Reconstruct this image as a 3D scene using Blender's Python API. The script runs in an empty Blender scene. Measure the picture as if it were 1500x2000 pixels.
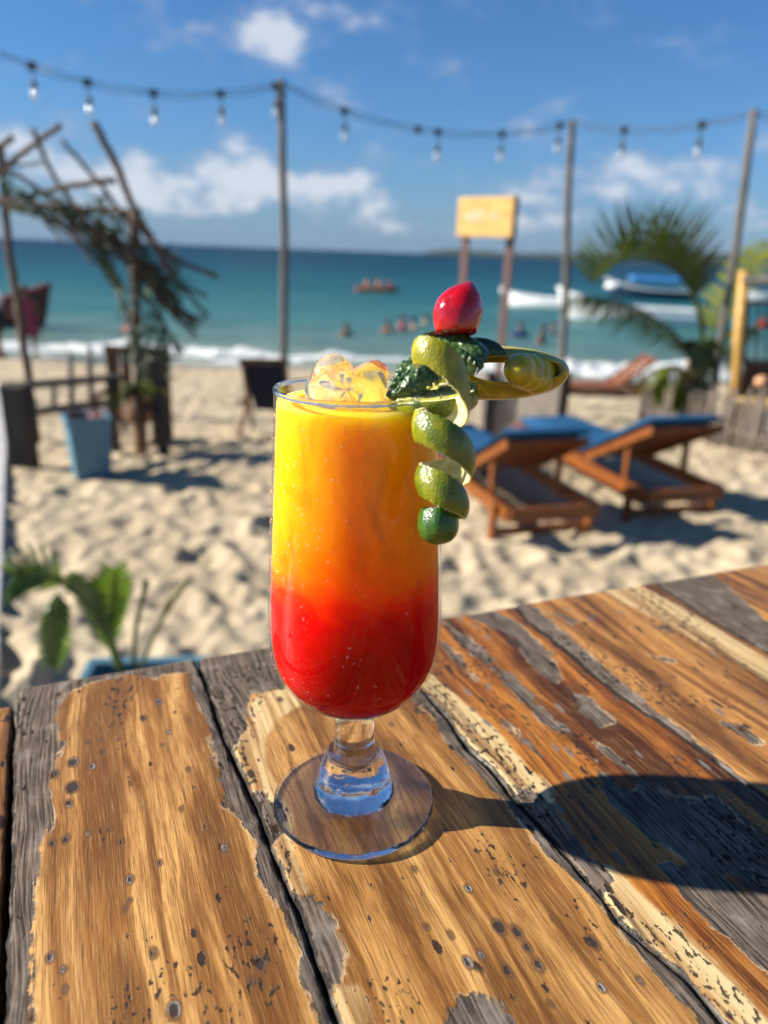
import bpy, bmesh, math, random
import numpy as np
from mathutils import Vector, Matrix

random.seed(7)
RNG = np.random.default_rng(7)
scene = bpy.context.scene
COL = scene.collection

# ------------------------------------------------------------------ camera
FPX = 1450.0                       # focal length in pixels of the 1500 x 2000 picture
PITCH = math.radians(19.3)
ROLL = math.radians(2.1)
EYE = 1.65                         # above the sand
TT = EYE - 0.234                   # table top height
CAMP = Vector((0, 0, EYE))
_f = Vector((0, math.cos(PITCH), -math.sin(PITCH)))
_r0 = Vector((1, 0, 0))
_u0 = Vector((0, math.sin(PITCH), math.cos(PITCH)))
_r = _r0 * math.cos(ROLL) + _u0 * math.sin(ROLL)
_u = _u0 * math.cos(ROLL) - _r0 * math.sin(ROLL)
cam = bpy.data.cameras.new('camera')
cam_o = bpy.data.objects.new('camera', cam)
COL.objects.link(cam_o)
cam_o.matrix_world = Matrix(((_r.x, _u.x, -_f.x, 0), (_r.y, _u.y, -_f.y, 0), (_r.z, _u.z, -_f.z, EYE), (0, 0, 0, 1)))
cam.sensor_fit = 'VERTICAL'
cam.sensor_height = 36.0
cam.sensor_width = 27.0
cam.lens = FPX / 2000.0 * 36.0
cam.clip_start = 0.02
cam.clip_end = 9000.0
cam.dof.use_dof = True
cam.dof.focus_distance = 0.292
cam.dof.aperture_fstop = 6.8
scene.camera = cam_o

# ------------------------------------------------------------------ light
SUN_EL = math.radians(30.0)
SUN_DIR = Vector((-math.cos(SUN_EL) * math.cos(math.radians(3)), math.cos(SUN_EL) * math.sin(math.radians(3)), math.sin(SUN_EL)))
sun = bpy.data.lights.new('sun', 'SUN')
sun.energy = 5.0
sun.angle = math.radians(0.55)
sun.color = (1.0, 0.93, 0.82)
sun_o = bpy.data.objects.new('sun', sun)
COL.objects.link(sun_o)
sun_o.rotation_euler = SUN_DIR.to_track_quat('Z', 'Y').to_euler()
scene.view_settings.view_transform = 'Standard'
scene.view_settings.look = 'None'
scene.view_settings.exposure = 1.2
scene.view_settings.gamma = 1.0
scene.view_settings.use_curve_mapping = False
scene.cycles.use_denoising = True
scene.cycles.use_adaptive_sampling = True
scene.cycles.adaptive_threshold = 0.03
scene.cycles.max_bounces = 10
scene.cycles.diffuse_bounces = 3
scene.cycles.glossy_bounces = 4
scene.cycles.transmission_bounces = 10
scene.cycles.transparent_max_bounces = 16
scene.cycles.sample_clamp_indirect = 24.0
scene.cycles.blur_glossy = 2.0


# ------------------------------------------------------------------ layout helpers
def ray(px, py):
    return _f + _r * ((px - 750) / FPX) - _u * ((py - 1000) / FPX)


def at_z(px, py, z):               # the point of that sight line at height z
    d = ray(px, py)
    return CAMP + d * ((z - EYE) / d.z)


def at_y(px, py, y):               # ... at distance y
    d = ray(px, py)
    return CAMP + d * (y / d.y)


def at_d(px, py, depth):           # ... at camera depth
    return CAMP + ray(px, py) * depth


SEA_Z = -0.95


def sand_z(y):
    if y < 5.5:
        return 0.0
    t = (y - 5.5) / 11.8
    return SEA_Z * t ** 1.25


def at_g(px, py):                  # ... on the beach
    d = ray(px, py)
    t = 1.0
    while t < 90:
        p = CAMP + d * t
        if p.z <= max(sand_z(p.y), SEA_Z):
            return p
        t += 0.01
    return p


# ------------------------------------------------------------------ node helpers
class NT:
    def __init__(s, tree):
        s.t = tree
        s.n = tree.nodes
        s.l = tree.links

    def new(s, kind, **kw):
        n = s.n.new(kind)
        for k, v in kw.items():
            setattr(n, k, v)
        return n

    def put(s, sock, v):
        if isinstance(v, bpy.types.NodeSocket):
            s.l.new(v, sock)
        elif v is not None:
            if sock.type == 'RGBA' and len(v) == 3:
                v = (*v, 1)
            sock.default_value = v

    def math(s, op, a, b=None, c=None, clamp=False):
        n = s.new('ShaderNodeMath', operation=op, use_clamp=clamp)
        for i, v in enumerate((a, b, c)):
            if v is not None:
                s.put(n.inputs[i], v)
        return n.outputs[0]

    def vmath(s, op, a, b=None):
        n = s.new('ShaderNodeVectorMath', operation=op)
        s.put(n.inputs[0], a)
        if b is not None:
            s.put(n.inputs[1], b)
        return n.outputs['Value'] if op in ('LENGTH', 'DOT_PRODUCT', 'DISTANCE') else n.outputs[0]

    def mix(s, f, a, b, blend='MIX'):
        n = s.new('ShaderNodeMix', data_type='RGBA', blend_type=blend)
        s.put(n.inputs[0], f)
        s.put(n.inputs[6], a)
        s.put(n.inputs[7], b)
        return n.outputs[2]

    def fmix(s, f, a, b):
        n = s.new('ShaderNodeMix', data_type='FLOAT')
        s.put(n.inputs[0], f)
        s.put(n.inputs[2], a)
        s.put(n.inputs[3], b)
        return n.outputs[0]

    def noise(s, vec, scale=5.0, detail=3.0, rough=0.55, distort=0.0, out='Fac'):
        n = s.new('ShaderNodeTexNoise')
        if vec is not None:
            s.l.new(vec, n.inputs['Vector'])
        n.inputs['Scale'].default_value = scale
        n.inputs['Detail'].default_value = detail
        n.inputs['Roughness'].default_value = rough
        n.inputs['Distortion'].default_value = distort
        return n.outputs[out]

    def voro(s, vec, scale=5.0, feature='F1', rnd=1.0):
        n = s.new('ShaderNodeTexVoronoi', feature=feature)
        s.l.new(vec, n.inputs['Vector'])
        n.inputs['Scale'].default_value = scale
        n.inputs['Randomness'].default_value = rnd
        return n.outputs

    def scale(s, vec, xyz):
        return s.vmath('MULTIPLY', vec, xyz)

    def ramp(s, f, stops, interp='LINEAR'):
        n = s.new('ShaderNodeValToRGB')
        n.color_ramp.interpolation = interp
        e = n.color_ramp.elements
        while len(e) < len(stops):
            e.new(0.5)
        for el, (p, c) in zip(e, stops):
            el.position = p
            el.color = (*c, 1) if len(c) == 3 else c
        s.put(n.inputs[0], f)
        return n.outputs[0]

    def step(s, x, lo, hi):          # smooth step lo..hi -> 0..1
        n = s.new('ShaderNodeMapRange', interpolation_type='SMOOTHSTEP')
        s.put(n.inputs['Value'], x)
        n.inputs['From Min'].default_value = lo
        n.inputs['From Max'].default_value = hi
        return n.outputs[0]

    def attr(s, name):
        return s.new('ShaderNodeAttribute', attribute_name=name).outputs['Fac']

    def bump(s, h, dist, strength=1.0, normal=None):
        n = s.new('ShaderNodeBump')
        n.inputs['Distance'].default_value = dist
        n.inputs['Strength'].default_value = strength
        s.put(n.inputs['Height'], h)
        if normal is not None:
            s.l.new(normal, n.inputs['Normal'])
        return n.outputs[0]


def new_mat(name):
    m = bpy.data.materials.new(name)
    m.use_nodes = True
    nt = NT(m.node_tree)
    b = nt.n['Principled BSDF']
    tc = nt.new('ShaderNodeTexCoord')
    return m, nt, b, tc.outputs['Object']


def plain(name, c1, c2=None, scale=20.0, stretch=(1, 1, 1), rough=0.6, bump=0.002, spec=0.4, sss=0.0, metal=0.0):
    """two-tone mottled material with a fine relief"""
    m, nt, b, co = new_mat(name)
    v = nt.scale(co, stretch)
    n1 = nt.noise(v, scale, 5, 0.6)
    n2 = nt.noise(v, scale * 5.3, 4, 0.6)
    f = nt.math('ADD', nt.math('MULTIPLY', n1, 0.65), nt.math('MULTIPLY', n2, 0.35))
    f = nt.step(f, 0.36, 0.64)
    c2 = c2 or tuple(x * 0.7 for x in c1)
    nt.put(b.inputs['Base Color'], nt.mix(f, c2, c1))
    b.inputs['Roughness'].default_value = rough
    b.inputs['Specular IOR Level'].default_value = spec
    b.inputs['Metallic'].default_value = metal
    if sss:
        b.inputs['Subsurface Weight'].default_value = sss
        b.inputs['Subsurface Radius'].default_value = (0.01, 0.008, 0.004)
        b.inputs['Subsurface Scale'].default_value = 1.0
    if bump:
        nt.put(b.inputs['Normal'], nt.bump(f, bump, 0.8))
    return m


# ------------------------------------------------------------------ world: blue sky with drifting cumulus
w = bpy.data.worlds.new('World')
scene.world = w
w.use_nodes = True
nt = NT(w.node_tree)
bg = nt.n['Background']
sky = nt.new('ShaderNodeTexSky', sky_type='NISHITA')
sky.sun_disc = False
sky.sun_elevation = SUN_EL
sky.sun_rotation = math.radians(-93)
sky.altitude = 0
sky.air_density = 1.0
sky.dust_density = 0.55
sky.ozone_density = 2.6
dirv = nt.vmath('NORMALIZE', nt.new('ShaderNodeTexCoord').outputs['Generated'])
sep = nt.new('ShaderNodeSeparateXYZ')
nt.l.new(dirv, sep.inputs[0])
dz = sep.outputs[2]
cv = nt.scale(dirv, (1.0, 1.0, 1.9))
body = nt.noise(cv, 11.0, 4.5, 0.58)


def blob(px, py, sx, sz, amp):       # a single cumulus standing in that direction
    d = ray(px, py).normalized()
    e = nt.vmath('MULTIPLY', nt.vmath('SUBTRACT', dirv, tuple(d)), (1 / sx, 1 / sx, 1 / sz))
    q = nt.vmath('DOT_PRODUCT', e, e)
    return nt.math('MULTIPLY', nt.math('EXPONENT', nt.math('MULTIPLY', q, -1.0)), amp)


extra = None
for a in [(570, 62, .046, .030, .26), (520, 95, .035, .02, .2), (690, 45, .025, .022, .17), (395, 105, .046, .026, .26), (310, 72, .022, .018, .18), (985, 105, .045, .022, .15), (870, 22, .045, .018, .12),
          (20, 275, .06, .030, .24), (150, 232, .050, .016, .16), (610, 368, .050, .022, .26), (510, 355, .032, .028, .26), (720, 384, .030, .024, .24), (440, 312, .045, .016, .20), (385, 368, .055, .022, .22), (280, 345, .065, .028, .22), (180, 330, .07, .026, .14), (330, 400, .12, .018, .15),
          (1005, 245, .055, .016, .20), (1420, 315, .07, .026, .15), (1250, 310, .05, .016, .10), (1170, 355, .06, .018, .15), (1270, 385, .06, .014, .14), (940, 430, .2, .012, .10), (1090, 430, .05, .01, .12), (1300, 440, .12, .012, .10)]:
    o = blob(*a)
    extra = o if extra is None else nt.math('ADD', extra, o)
# more cloud low over the horizon, clear above
lowband = nt.math('MULTIPLY', nt.math('EXPONENT', nt.math('MULTIPLY', nt.math('POWER', nt.math('DIVIDE', nt.math('SUBTRACT', dz, 0.06), 0.06), 2.0), -1.0)), 0.14)
dens = nt.math('ADD', nt.math('MULTIPLY_ADD', body, 1.15, -0.12), nt.math('MULTIPLY_ADD', extra, 0.64, lowband))
cover = nt.step(dens, 0.50, 0.86)
above = nt.step(dz, -0.01, 0.02)
cover = nt.math('MULTIPLY', cover, above)
lit = nt.step(dens, 0.60, 0.82)
ccol = nt.mix(lit, (3.0, 3.8, 5.4), (6.4, 6.8, 7.5))
veil = nt.math('MULTIPLY', nt.math('EXPONENT', nt.math('MULTIPLY', nt.math('MAXIMUM', dz, 0.0), -13.0)), 0.80)
sky_c = nt.mix(1.0, sky.outputs[0], (0.42, 0.76, 1.12, 1), 'MULTIPLY')
sky_c = nt.mix(veil, sky_c, (2.35, 3.25, 4.9))
final = nt.mix(nt.math('MULTIPLY', cover, 0.85), sky_c, ccol)
nt.put(bg.inputs[0], final)
bg.inputs[1].default_value = 0.05
w.cycles.sampling_method = 'MANUAL'
w.cycles.sample_map_resolution = 256


# ------------------------------------------------------------------ mesh helpers
class MB:
    """collects geometry for one mesh"""

    def __init__(s):
        s.v = []
        s.f = []

    def add(s, vs, fs):
        o = len(s.v)
        s.v.extend([tuple(p) for p in vs])
        s.f.extend([tuple(i + o for i in q) for q in fs])
        return s

    def box(s, c, size, rot=None, taper=1.0):
        hx, hy, hz = (k / 2 for k in size)
        vs = []
        for z, k in ((-hz, 1.0), (hz, taper)):
            for x, y in ((-hx, -hy), (hx, -hy), (hx, hy), (-hx, hy)):
                p = Vector((x * k, y * k, z))
                if rot is not None:
                    p = rot @ p
                vs.append(p + Vector(c))
        return s.add(vs, [(3, 2, 1, 0), (4, 5, 6, 7), (0, 1, 5, 4), (1, 2, 6, 5), (2, 3, 7, 6), (3, 0, 4, 7)])

    def beam(s, p0, p1, wd, hg, up=(0, 0, 1)):
        p0, p1 = Vector(p0), Vector(p1)
        d = (p1 - p0)
        L = d.length
        d.normalize()
        a = d.cross(Vector(up))
        if a.length < 1e-4:
            a = d.cross(Vector((1, 0, 0)))
        a.normalize()
        b = a.cross(d)
        m = Matrix((a, d, b)).transposed()
        return s.box((p0 + p1) / 2, (wd, L, hg), m)

    def tube(s, pts, radii, n=8, cap=True):
        pts = [Vector(p) for p in pts]
        if not hasattr(radii, '__len__'):
            radii = [radii] * len(pts)
        vs, fs = [], []
        ref = None
        for i, p in enumerate(pts):
            d = (pts[min(i + 1, len(pts) - 1)] - pts[max(i - 1, 0)])
            d.normalize()
            if ref is None:
                ref = d.cross(Vector((0.31, 0.17, 0.93)))
                if ref.length < 1e-3:
                    ref = d.cross(Vector((1, 0, 0)))
            a = (ref - d * ref.dot(d)).normalized()
            ref = a
            b = d.cross(a)
            for k in range(n):
                t = 2 * math.pi * k / n
                vs.append(p + (a * math.cos(t) + b * math.sin(t)) * radii[i])
        for i in range(len(pts) - 1):
            for k in range(n):
                k2 = (k + 1) % n
                fs.append((i * n + k, i * n + k2, (i + 1) * n + k2, (i + 1) * n + k))
        if cap:
            fs.append(tuple(range(n - 1, -1, -1)))
            o = (len(pts) - 1) * n
            fs.append(tuple(o + k for k in range(n)))
        return s.add(vs, fs)

    def lathe(s, prof, n=48, c=(0, 0, 0), closed=False):
        c = Vector(c)
        vs, fs = [], []
        for r, z in prof:
            for k in range(n):
                t = 2 * math.pi * k / n
                vs.append(c + Vector((max(r, 1e-6) * math.cos(t), max(r, 1e-6) * math.sin(t), z)))
        m = len(prof)
        for i in range(m if closed else m - 1):
            j = (i + 1) % m
            for k in range(n):
                k2 = (k + 1) % n
                fs.append((i * n + k, i * n + k2, j * n + k2, j * n + k))
        return s.add(vs, fs)

    def ball(s, c, r, n=12, m=8, fn=None):
        c = Vector(c)
        rr = r if hasattr(r, '__len__') else (r, r, r)
        vs, fs = [], []
        for i in range(m + 1):
            ph = math.pi * i / m
            for k in range(n):
                t = 2 * math.pi * k / n
                d = Vector((math.sin(ph) * math.cos(t), math.sin(ph) * math.sin(t), math.cos(ph)))
                q = fn(d) if fn else 1.0
                vs.append(c + Vector((d.x * rr[0], d.y * rr[1], d.z * rr[2])) * q)
        for i in range(m):
            for k in range(n):
                k2 = (k + 1) % n
                fs.append((i * n + k, (i + 1) * n + k, (i + 1) * n + k2, i * n + k2))
        return s.add(vs, fs)

    def grid(s, rows):
        """rows: list of equally long rows of points"""
        n = len(rows[0])
        vs = [p for r in rows for p in r]
        fs = []
        for i in range(len(rows) - 1):
            for k in range(n - 1):
                fs.append((i * n + k, i * n + k + 1, (i + 1) * n + k + 1, (i + 1) * n + k))
        return s.add(vs, fs)

    def build(s, name, material, parent=None, smooth=False, local=False):
        me = bpy.data.meshes.new(name)
        me.from_pydata([tuple(v) for v in s.v], [], s.f)
        if smooth:
            me.polygons.foreach_set('use_smooth', [True] * len(me.polygons))
        me.materials.append(material)
        me.update()
        o = bpy.data.objects.new(name, me)
        COL.objects.link(o)
        if parent is not None:
            attach(o, parent, local)
        return o


def world_of(o):
    m = Matrix.Translation(o.location) @ o.rotation_euler.to_matrix().to_4x4()
    if o.parent:
        m = world_of(o.parent) @ o.matrix_parent_inverse @ m
    return m


def attach(o, parent, local=False):
    o.parent = parent
    if not local:
        o.matrix_parent_inverse = world_of(parent).inverted()


def weld(o, dist=1e-5):
    bm = bmesh.new()
    bm.from_mesh(o.data)
    bmesh.ops.remove_doubles(bm, verts=bm.verts, dist=dist)
    bmesh.ops.recalc_face_normals(bm, faces=bm.faces)
    bm.to_mesh(o.data)
    bm.free()
    return o


def bevel(o, wdt, seg=2):
    b = o.modifiers.new('bevel', 'BEVEL')
    b.width = wdt
    b.segments = seg
    b.limit_method = 'ANGLE'
    return o


def tag(o, label=None, cat=None, group=None, kind=None):
    if label:
        o['label'] = label
    if cat:
        o['category'] = cat
    if group:
        o['group'] = group
    if kind:
        o['kind'] = kind
    return o


def thing(name, loc, label, cat, group=None, rz=0.0):
    o = bpy.data.objects.new(name, None)
    o.empty_display_size = 0.05
    COL.objects.link(o)
    o.location = loc
    o.rotation_euler = (0, 0, rz)
    return tag(o, label, cat, group)


def copy_tree(o, parent=None):
    c = o.copy()
    COL.objects.link(c)
    if parent is not None:
        c.parent = parent
        c.matrix_parent_inverse = o.matrix_parent_inverse.copy()
    for ch in list(o.children):
        copy_tree(ch, c)
    return c


def catmull(pts, n=8):
    pts = [Vector(p) for p in pts]
    P = [pts[0] * 2 - pts[1]] + pts + [pts[-1] * 2 - pts[-2]]
    out = []
    for i in range(1, len(P) - 2):
        for k in range(n):
            t = k / n
            a, b, c, d = P[i - 1], P[i], P[i + 1], P[i + 2]
            out.append(0.5 * ((2 * b) + (c - a) * t + (2 * a - 5 * b + 4 * c - d) * t * t + (3 * b - a - 3 * c + d) * t ** 3))
    out.append(pts[-1])
    return out


def vnoise(x, y, seed=0):
    """smooth value noise on numpy arrays, -1..1"""
    xi = np.floor(x).astype(np.int64)
    yi = np.floor(y).astype(np.int64)
    xf = x - xi
    yf = y - yi
    xf = xf * xf * (3 - 2 * xf)
    yf = yf * yf * (3 - 2 * yf)

    def h(a, b):
        k = (a * 374761393 + b * 668265263 + seed * 974634777) & 0xffffffff
        k = ((k ^ (k >> 13)) * 1274126177) & 0xffffffff
        k = k ^ (k >> 16)
        return (k & 0xffff) / 32767.5 - 1
    a = h(xi, yi) * (1 - xf) + h(xi + 1, yi) * xf
    b = h(xi, yi + 1) * (1 - xf) + h(xi + 1, yi + 1) * xf
    return a * (1 - yf) + b * yf


def np_mesh(name, V, Fq, material, attrs=None, smooth=True):
    me = bpy.data.meshes.new(name)
    me.vertices.add(len(V))
    me.vertices.foreach_set('co', np.asarray(V, np.float32).ravel())
    nf = len(Fq)
    me.loops.add(nf * 4)
    me.loops.foreach_set('vertex_index', np.asarray(Fq, np.int32).ravel())
    me.polygons.add(nf)
    me.polygons.foreach_set('loop_start', np.arange(0, nf * 4, 4, dtype=np.int32))
    me.polygons.foreach_set('use_smooth', np.full(nf, smooth))
    for k, a in (attrs or {}).items():
        at = me.attributes.new(k, 'FLOAT', 'POINT')
        at.data.foreach_set('value', np.asarray(a, np.float32).ravel())
    me.materials.append(material)
    me.update(calc_edges=True)
    me.validate()
    o = bpy.data.objects.new(name, me)
    COL.objects.link(o)
    return o


def grid_faces(ny, nx):
    i = np.arange(ny - 1)[:, None] * nx + np.arange(nx - 1)[None, :]
    return np.stack([i, i + 1, i + nx + 1, i + nx], -1).reshape(-1, 4)

# ------------------------------------------------------------------ the beach
def sand_material():
    m, nt, b, co = new_mat('sand')
    n1 = nt.noise(co, 1.3, 4, 0.6)
    n2 = nt.noise(co, 9.0, 5, 0.65)
    n3 = nt.noise(co, 420.0, 2, 0.6)
    base = nt.mix(nt.step(n1, 0.35, 0.65), (0.325, 0.258, 0.168), (0.41, 0.335, 0.225))
    base = nt.mix(nt.math('MULTIPLY', nt.step(n2, 0.52, 0.75), 0.45), base, (0.25, 0.19, 0.12))
    base = nt.mix(nt.math('MULTIPLY', nt.step(n3, 0.3, 0.8), 0.25), base, (0.45, 0.375, 0.265))
    # wet sand next to the water
    sp = nt.new('ShaderNodeSeparateXYZ')
    nt.l.new(co, sp.inputs[0])
    wet = nt.step(nt.math('ADD', sp.outputs[1], nt.math('MULTIPLY', n1, 1.6)), 16.2, 17.6)
    base = nt.mix(wet, base, (0.27, 0.22, 0.15))
    nt.put(b.inputs['Base Color'], base)
    nt.put(b.inputs['Roughness'], nt.fmix(wet, 0.95, 0.35))
    b.inputs['Specular IOR Level'].default_value = 0.2
    nt.put(b.inputs['Normal'], nt.bump(nt.math('ADD', n2, nt.math('MULTIPLY', n3, 0.08)), 0.02, 0.7))
    return m


yr = [-60, -30, -12, -5, -2, -0.5, 0.4]
y = 0.9
while y < 24:
    yr.append(y)
    y += 0.012 + 0.0058 * y
while y < 70:
    yr.append(y)
    y *= 1.12
YR = np.array(yr)
S = np.linspace(-1, 1, 431)
Xw = 1.5 + 0.80 * np.maximum(YR, 0)
SX = Xw[:, None] * (S + np.sign(S) * np.abs(S) ** 19 * 14)[None, :]
SY = np.repeat(YR[:, None], len(S), 1)
SZ = np.vectorize(sand_z)(SY)
amp = np.clip((17.8 - SY) / 1.6, 0.05, 1.0)
SZ = SZ + amp * (0.04 * vnoise(SX * 0.8, SY * 0.8, 1) + 0.010 * vnoise(SX * 2.7, SY * 2.7, 2) + 0.011 * vnoise(SX * 7, SY * 7, 3) + 0.008 * vnoise(SX * 16, SY * 16, 4))
_prints = RNG.random((5200, 7))
for a in _prints:
    fy = 1.6 + 14.6 * a[0] ** 1.15
    fx = (2 * a[1] - 1) * (1.4 + 0.72 * fy)
    rad = 0.035 + 0.055 * a[2] ** 1.5
    dep = 0.17 * rad + 0.010 * a[3]
    ang = a[4] * math.pi
    elo = 1.0 + 1.0 * a[5]
    i0, i1 = np.searchsorted(YR, (fy - 0.3, fy + 0.3))
    if i1 <= i0:
        continue
    dx = SX[i0:i1] - fx
    dy = SY[i0:i1] - fy
    qx = (dx * math.cos(ang) + dy * math.sin(ang)) / (rad * elo)
    qy = (-dx * math.sin(ang) + dy * math.cos(ang)) / rad
    q = qx * qx + qy * qy
    SZ[i0:i1] += dep * (-np.exp(-q * 1.1) + 0.55 * np.exp(-(np.sqrt(q) - 1.55) ** 2 * 5))
sand = np_mesh('sand', np.stack([SX, SY, SZ], -1).reshape(-1, 3), grid_faces(len(YR), len(S)), sand_material())
tag(sand, 'pale trampled beach sand covered in footprints', kind='structure')


# ------------------------------------------------------------------ the sea
def sea_material():
    m, nt, b, co = new_mat('sea_water')
    sp = nt.new('ShaderNodeSeparateXYZ')
    nt.l.new(co, sp.inputs[0])
    patch = nt.noise(nt.scale(co, (0.012, 0.03, 0)), 1.0, 4, 0.6)
    yy = nt.math('ADD', sp.outputs[1], nt.math('MULTIPLY', nt.math('SUBTRACT', patch, 0.5), nt.math('MULTIPLY', sp.outputs[1], 0.9)))
    t = nt.math('DIVIDE', nt.math('LOGARITHM', nt.math('DIVIDE', nt.math('MAXIMUM', yy, 16.0), 16.0), 10.0), 2.2)
    base = nt.ramp(t, [(0.0, (0.19, 0.22, 0.175)), (0.05, (0.11, 0.175, 0.155)), (0.13, (0.042, 0.135, 0.135)), (0.24, (0.013, 0.088, 0.103)), (0.40, (0.004, 0.040, 0.062)), (0.62, (0.003, 0.024, 0.043)), (1.0, (0.003, 0.019, 0.036))])
    w1 = nt.noise(nt.scale(co, (0.55, 1.7, 1)), 1.0, 4, 0.6)
    w2 = nt.noise(nt.scale(co, (0.09, 0.30, 1)), 1.0, 3, 0.55)
    band = nt.step(nt.math('ADD', nt.math('MULTIPLY', w1, 0.5), nt.math('MULTIPLY', w2, 0.5)), 0.40, 0.62)
    base = nt.mix(nt.math('MULTIPLY', band, 0.35), base, (0.006, 0.042, 0.055))
    nt.put(b.inputs['Base Color'], base)
    b.inputs['Roughness'].default_value = 0.4
    b.inputs['Specular IOR Level'].default_value = 0.06
    h = nt.math('ADD', nt.math('MULTIPLY', w1, 0.5), nt.math('MULTIPLY', w2, 1.6))
    nt.put(b.inputs['Normal'], nt.bump(h, 0.45, 0.7))
    return m


ys = [14.0]
while ys[-1] < 7000:
    ys.append(ys[-1] * 1.035 if ys[-1] < 60 else ys[-1] * 1.15)
ys = np.array(ys)
xs = np.linspace(-1, 1, 161)
WX = ys[:, None] * 1.6 * (xs + np.sign(xs) * np.abs(xs) ** 9 * 3)[None, :]
WY = np.repeat(ys[:, None], len(xs), 1)
near = np.exp(-np.maximum(WY - 17, 0) / 45.0)
WZ = SEA_Z + near * 0.09 * (vnoise(WX * 0.16 + 3, WY * 0.55, 11) + 0.5 * vnoise(WX * 0.5, WY * 1.3, 12))
# a low swell line running in before the break
ridge = 22.6 + 0.8 * vnoise(WX * 0.08, WX * 0 + 0.5, 14)
WZ = WZ + 0.16 * np.exp(-((WY - ridge) / 0.55) ** 2) * (0.6 + 0.4 * vnoise(WX * 0.12, WX * 0 + 2.5, 15))
sea = np_mesh('sea', np.stack([WX, WY, WZ], -1).reshape(-1, 3), grid_faces(len(ys), len(xs)), sea_material())
tag(sea, 'turquoise sea darkening to deep blue towards the horizon', kind='structure')

# the break: a ragged ridge of foam that dips under the water where it thins out
foam_m = plain('sea_foam', (0.66, 0.67, 0.66), (0.50, 0.53, 0.53), 3.0, rough=0.8, bump=0.03, spec=0.2)
fx_ = np.linspace(-34, 34, 520)
ft = np.linspace(0, 1, 44)
FX, FT = np.meshgrid(fx_, ft)
shore = 17.35 + 0.25 * vnoise(FX * 0.22, FX * 0 + 3.3, 21) + 0.018 * FX
FY = shore + FT * (2.3 + 0.9 * vnoise(FX * 0.13, FX * 0 + 8.2, 22))
crest = np.exp(-((FT - 0.62) / 0.17) ** 2) * (0.19 + 0.12 * vnoise(FX * 0.16, FX * 0 + 1.2, 23)) + 0.05 * np.exp(-((FT - 0.1) / 0.08) ** 2)
FZ = SEA_Z - 0.05 + crest + 0.10 * vnoise(FX * 1.4, FY * 2.1, 24) + 0.07 * vnoise(FX * 4, FY * 5, 25) + 0.05 * vnoise(FX * 0.35, FY * 0.5, 26)
foam = np_mesh('breaking_surf', np.stack([FX, FY, FZ], -1).reshape(-1, 3), grid_faces(len(ft), len(fx_)), foam_m)
tag(foam, 'white ragged line of surf breaking on the beach', 'surf', kind='stuff')

# low headland far across the bay
hx = np.linspace(0, 1, 240)
hv = np.linspace(0, 1, 14)
HX, HV = np.meshgrid(hx, hv)
pa, pb = at_y(815, 497, 2300), at_y(2200, 545, 1500)
env = np.clip(HX / 0.08, 0, 1) ** 0.8
hh = (13 + 11 * HX * 2 + 7 * vnoise(HX * 9, HX * 0 + 1, 31) + 4 * vnoise(HX * 41, HX * 0 + 2, 32) + 2.0 * vnoise(HX * 140, HX * 0 + 4, 33)) * env
GX = pa.x + (pb.x - pa.x) * HX
GY = pa.y + (pb.y - pa.y) * HX + (HV - 0.5) * 260
GZ = SEA_Z - 0.5 + hh * np.sin(np.pi * HV) ** 0.8 * (1 + 0.12 * vnoise(HX * 60, HV * 6, 34))
headland = np_mesh('headland', np.stack([GX, GY, GZ], -1).reshape(-1, 3), grid_faces(len(hv), len(hx)), plain('headland_scrub', (0.048, 0.064, 0.060), (0.032, 0.046, 0.048), 0.02, rough=0.95, bump=0, spec=0.1))
tag(headland, 'long low wooded headland on the horizon', kind='structure')

# pale boardwalk slabs along the left edge of the picture
conc = plain('worn_concrete', (0.50, 0.50, 0.50), (0.34, 0.33, 0.32), 9.0, rough=0.85, bump=0.004)
pA, pB = at_z(16, 878, 0.05), at_z(2, 1352, 0.05)
dirp = (pA - pB).normalized()
sidep = Vector((-dirp.y, dirp.x, 0))
walk = bpy.data.objects.new('path', None)
COL.objects.link(walk)
tag(walk, 'narrow path of worn pale slabs on the sand', kind='structure')
k = -2.4
while k < 6.4:
    L = 0.72
    c = pB + dirp * (k + L / 2) + sidep * 0.62
    mb = MB().box((0, 0, 0), (1.22, L - 0.02, 0.09), Matrix.Rotation(math.atan2(dirp.y, dirp.x) - math.pi / 2, 3, 'Z'))
    o = bevel(mb.build('slab', conc, walk), 0.008)
    o.location = (c.x, c.y, 0.02 + random.uniform(-0.006, 0.006))
    k += L

# timber terrace under the tables (out of the frame below)
deck = bpy.data.objects.new('deck', None)
COL.objects.link(deck)
tag(deck, 'raised timber terrace under the tables', kind='structure')
DECK_Z = TT - 0.75
deck_wood = plain('deck_wood', (0.30, 0.24, 0.18), (0.17, 0.13, 0.10), 14.0, (1, 7, 1), rough=0.7)
for k in range(22):
    x0 = -1.25 + k * 0.125
    bevel(MB().box((x0, -0.35, DECK_Z - 0.015), (0.118, 2.7, 0.03)).build('plank', deck_wood, deck), 0.003)
for yy in (-1.5, -0.4, 0.85):
    MB().box((0.06, yy, DECK_Z - 0.09), (2.7, 0.06, 0.12)).build('joist', deck_wood, deck)
for xx in (-1.15, 0.06, 1.28):
    for yy in (-1.5, 0.85):
        MB().box((xx, yy, (DECK_Z - 0.15) / 2 - 0.1), (0.1, 0.1, DECK_Z - 0.15 + 0.2)).build('post', deck_wood, deck)


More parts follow.
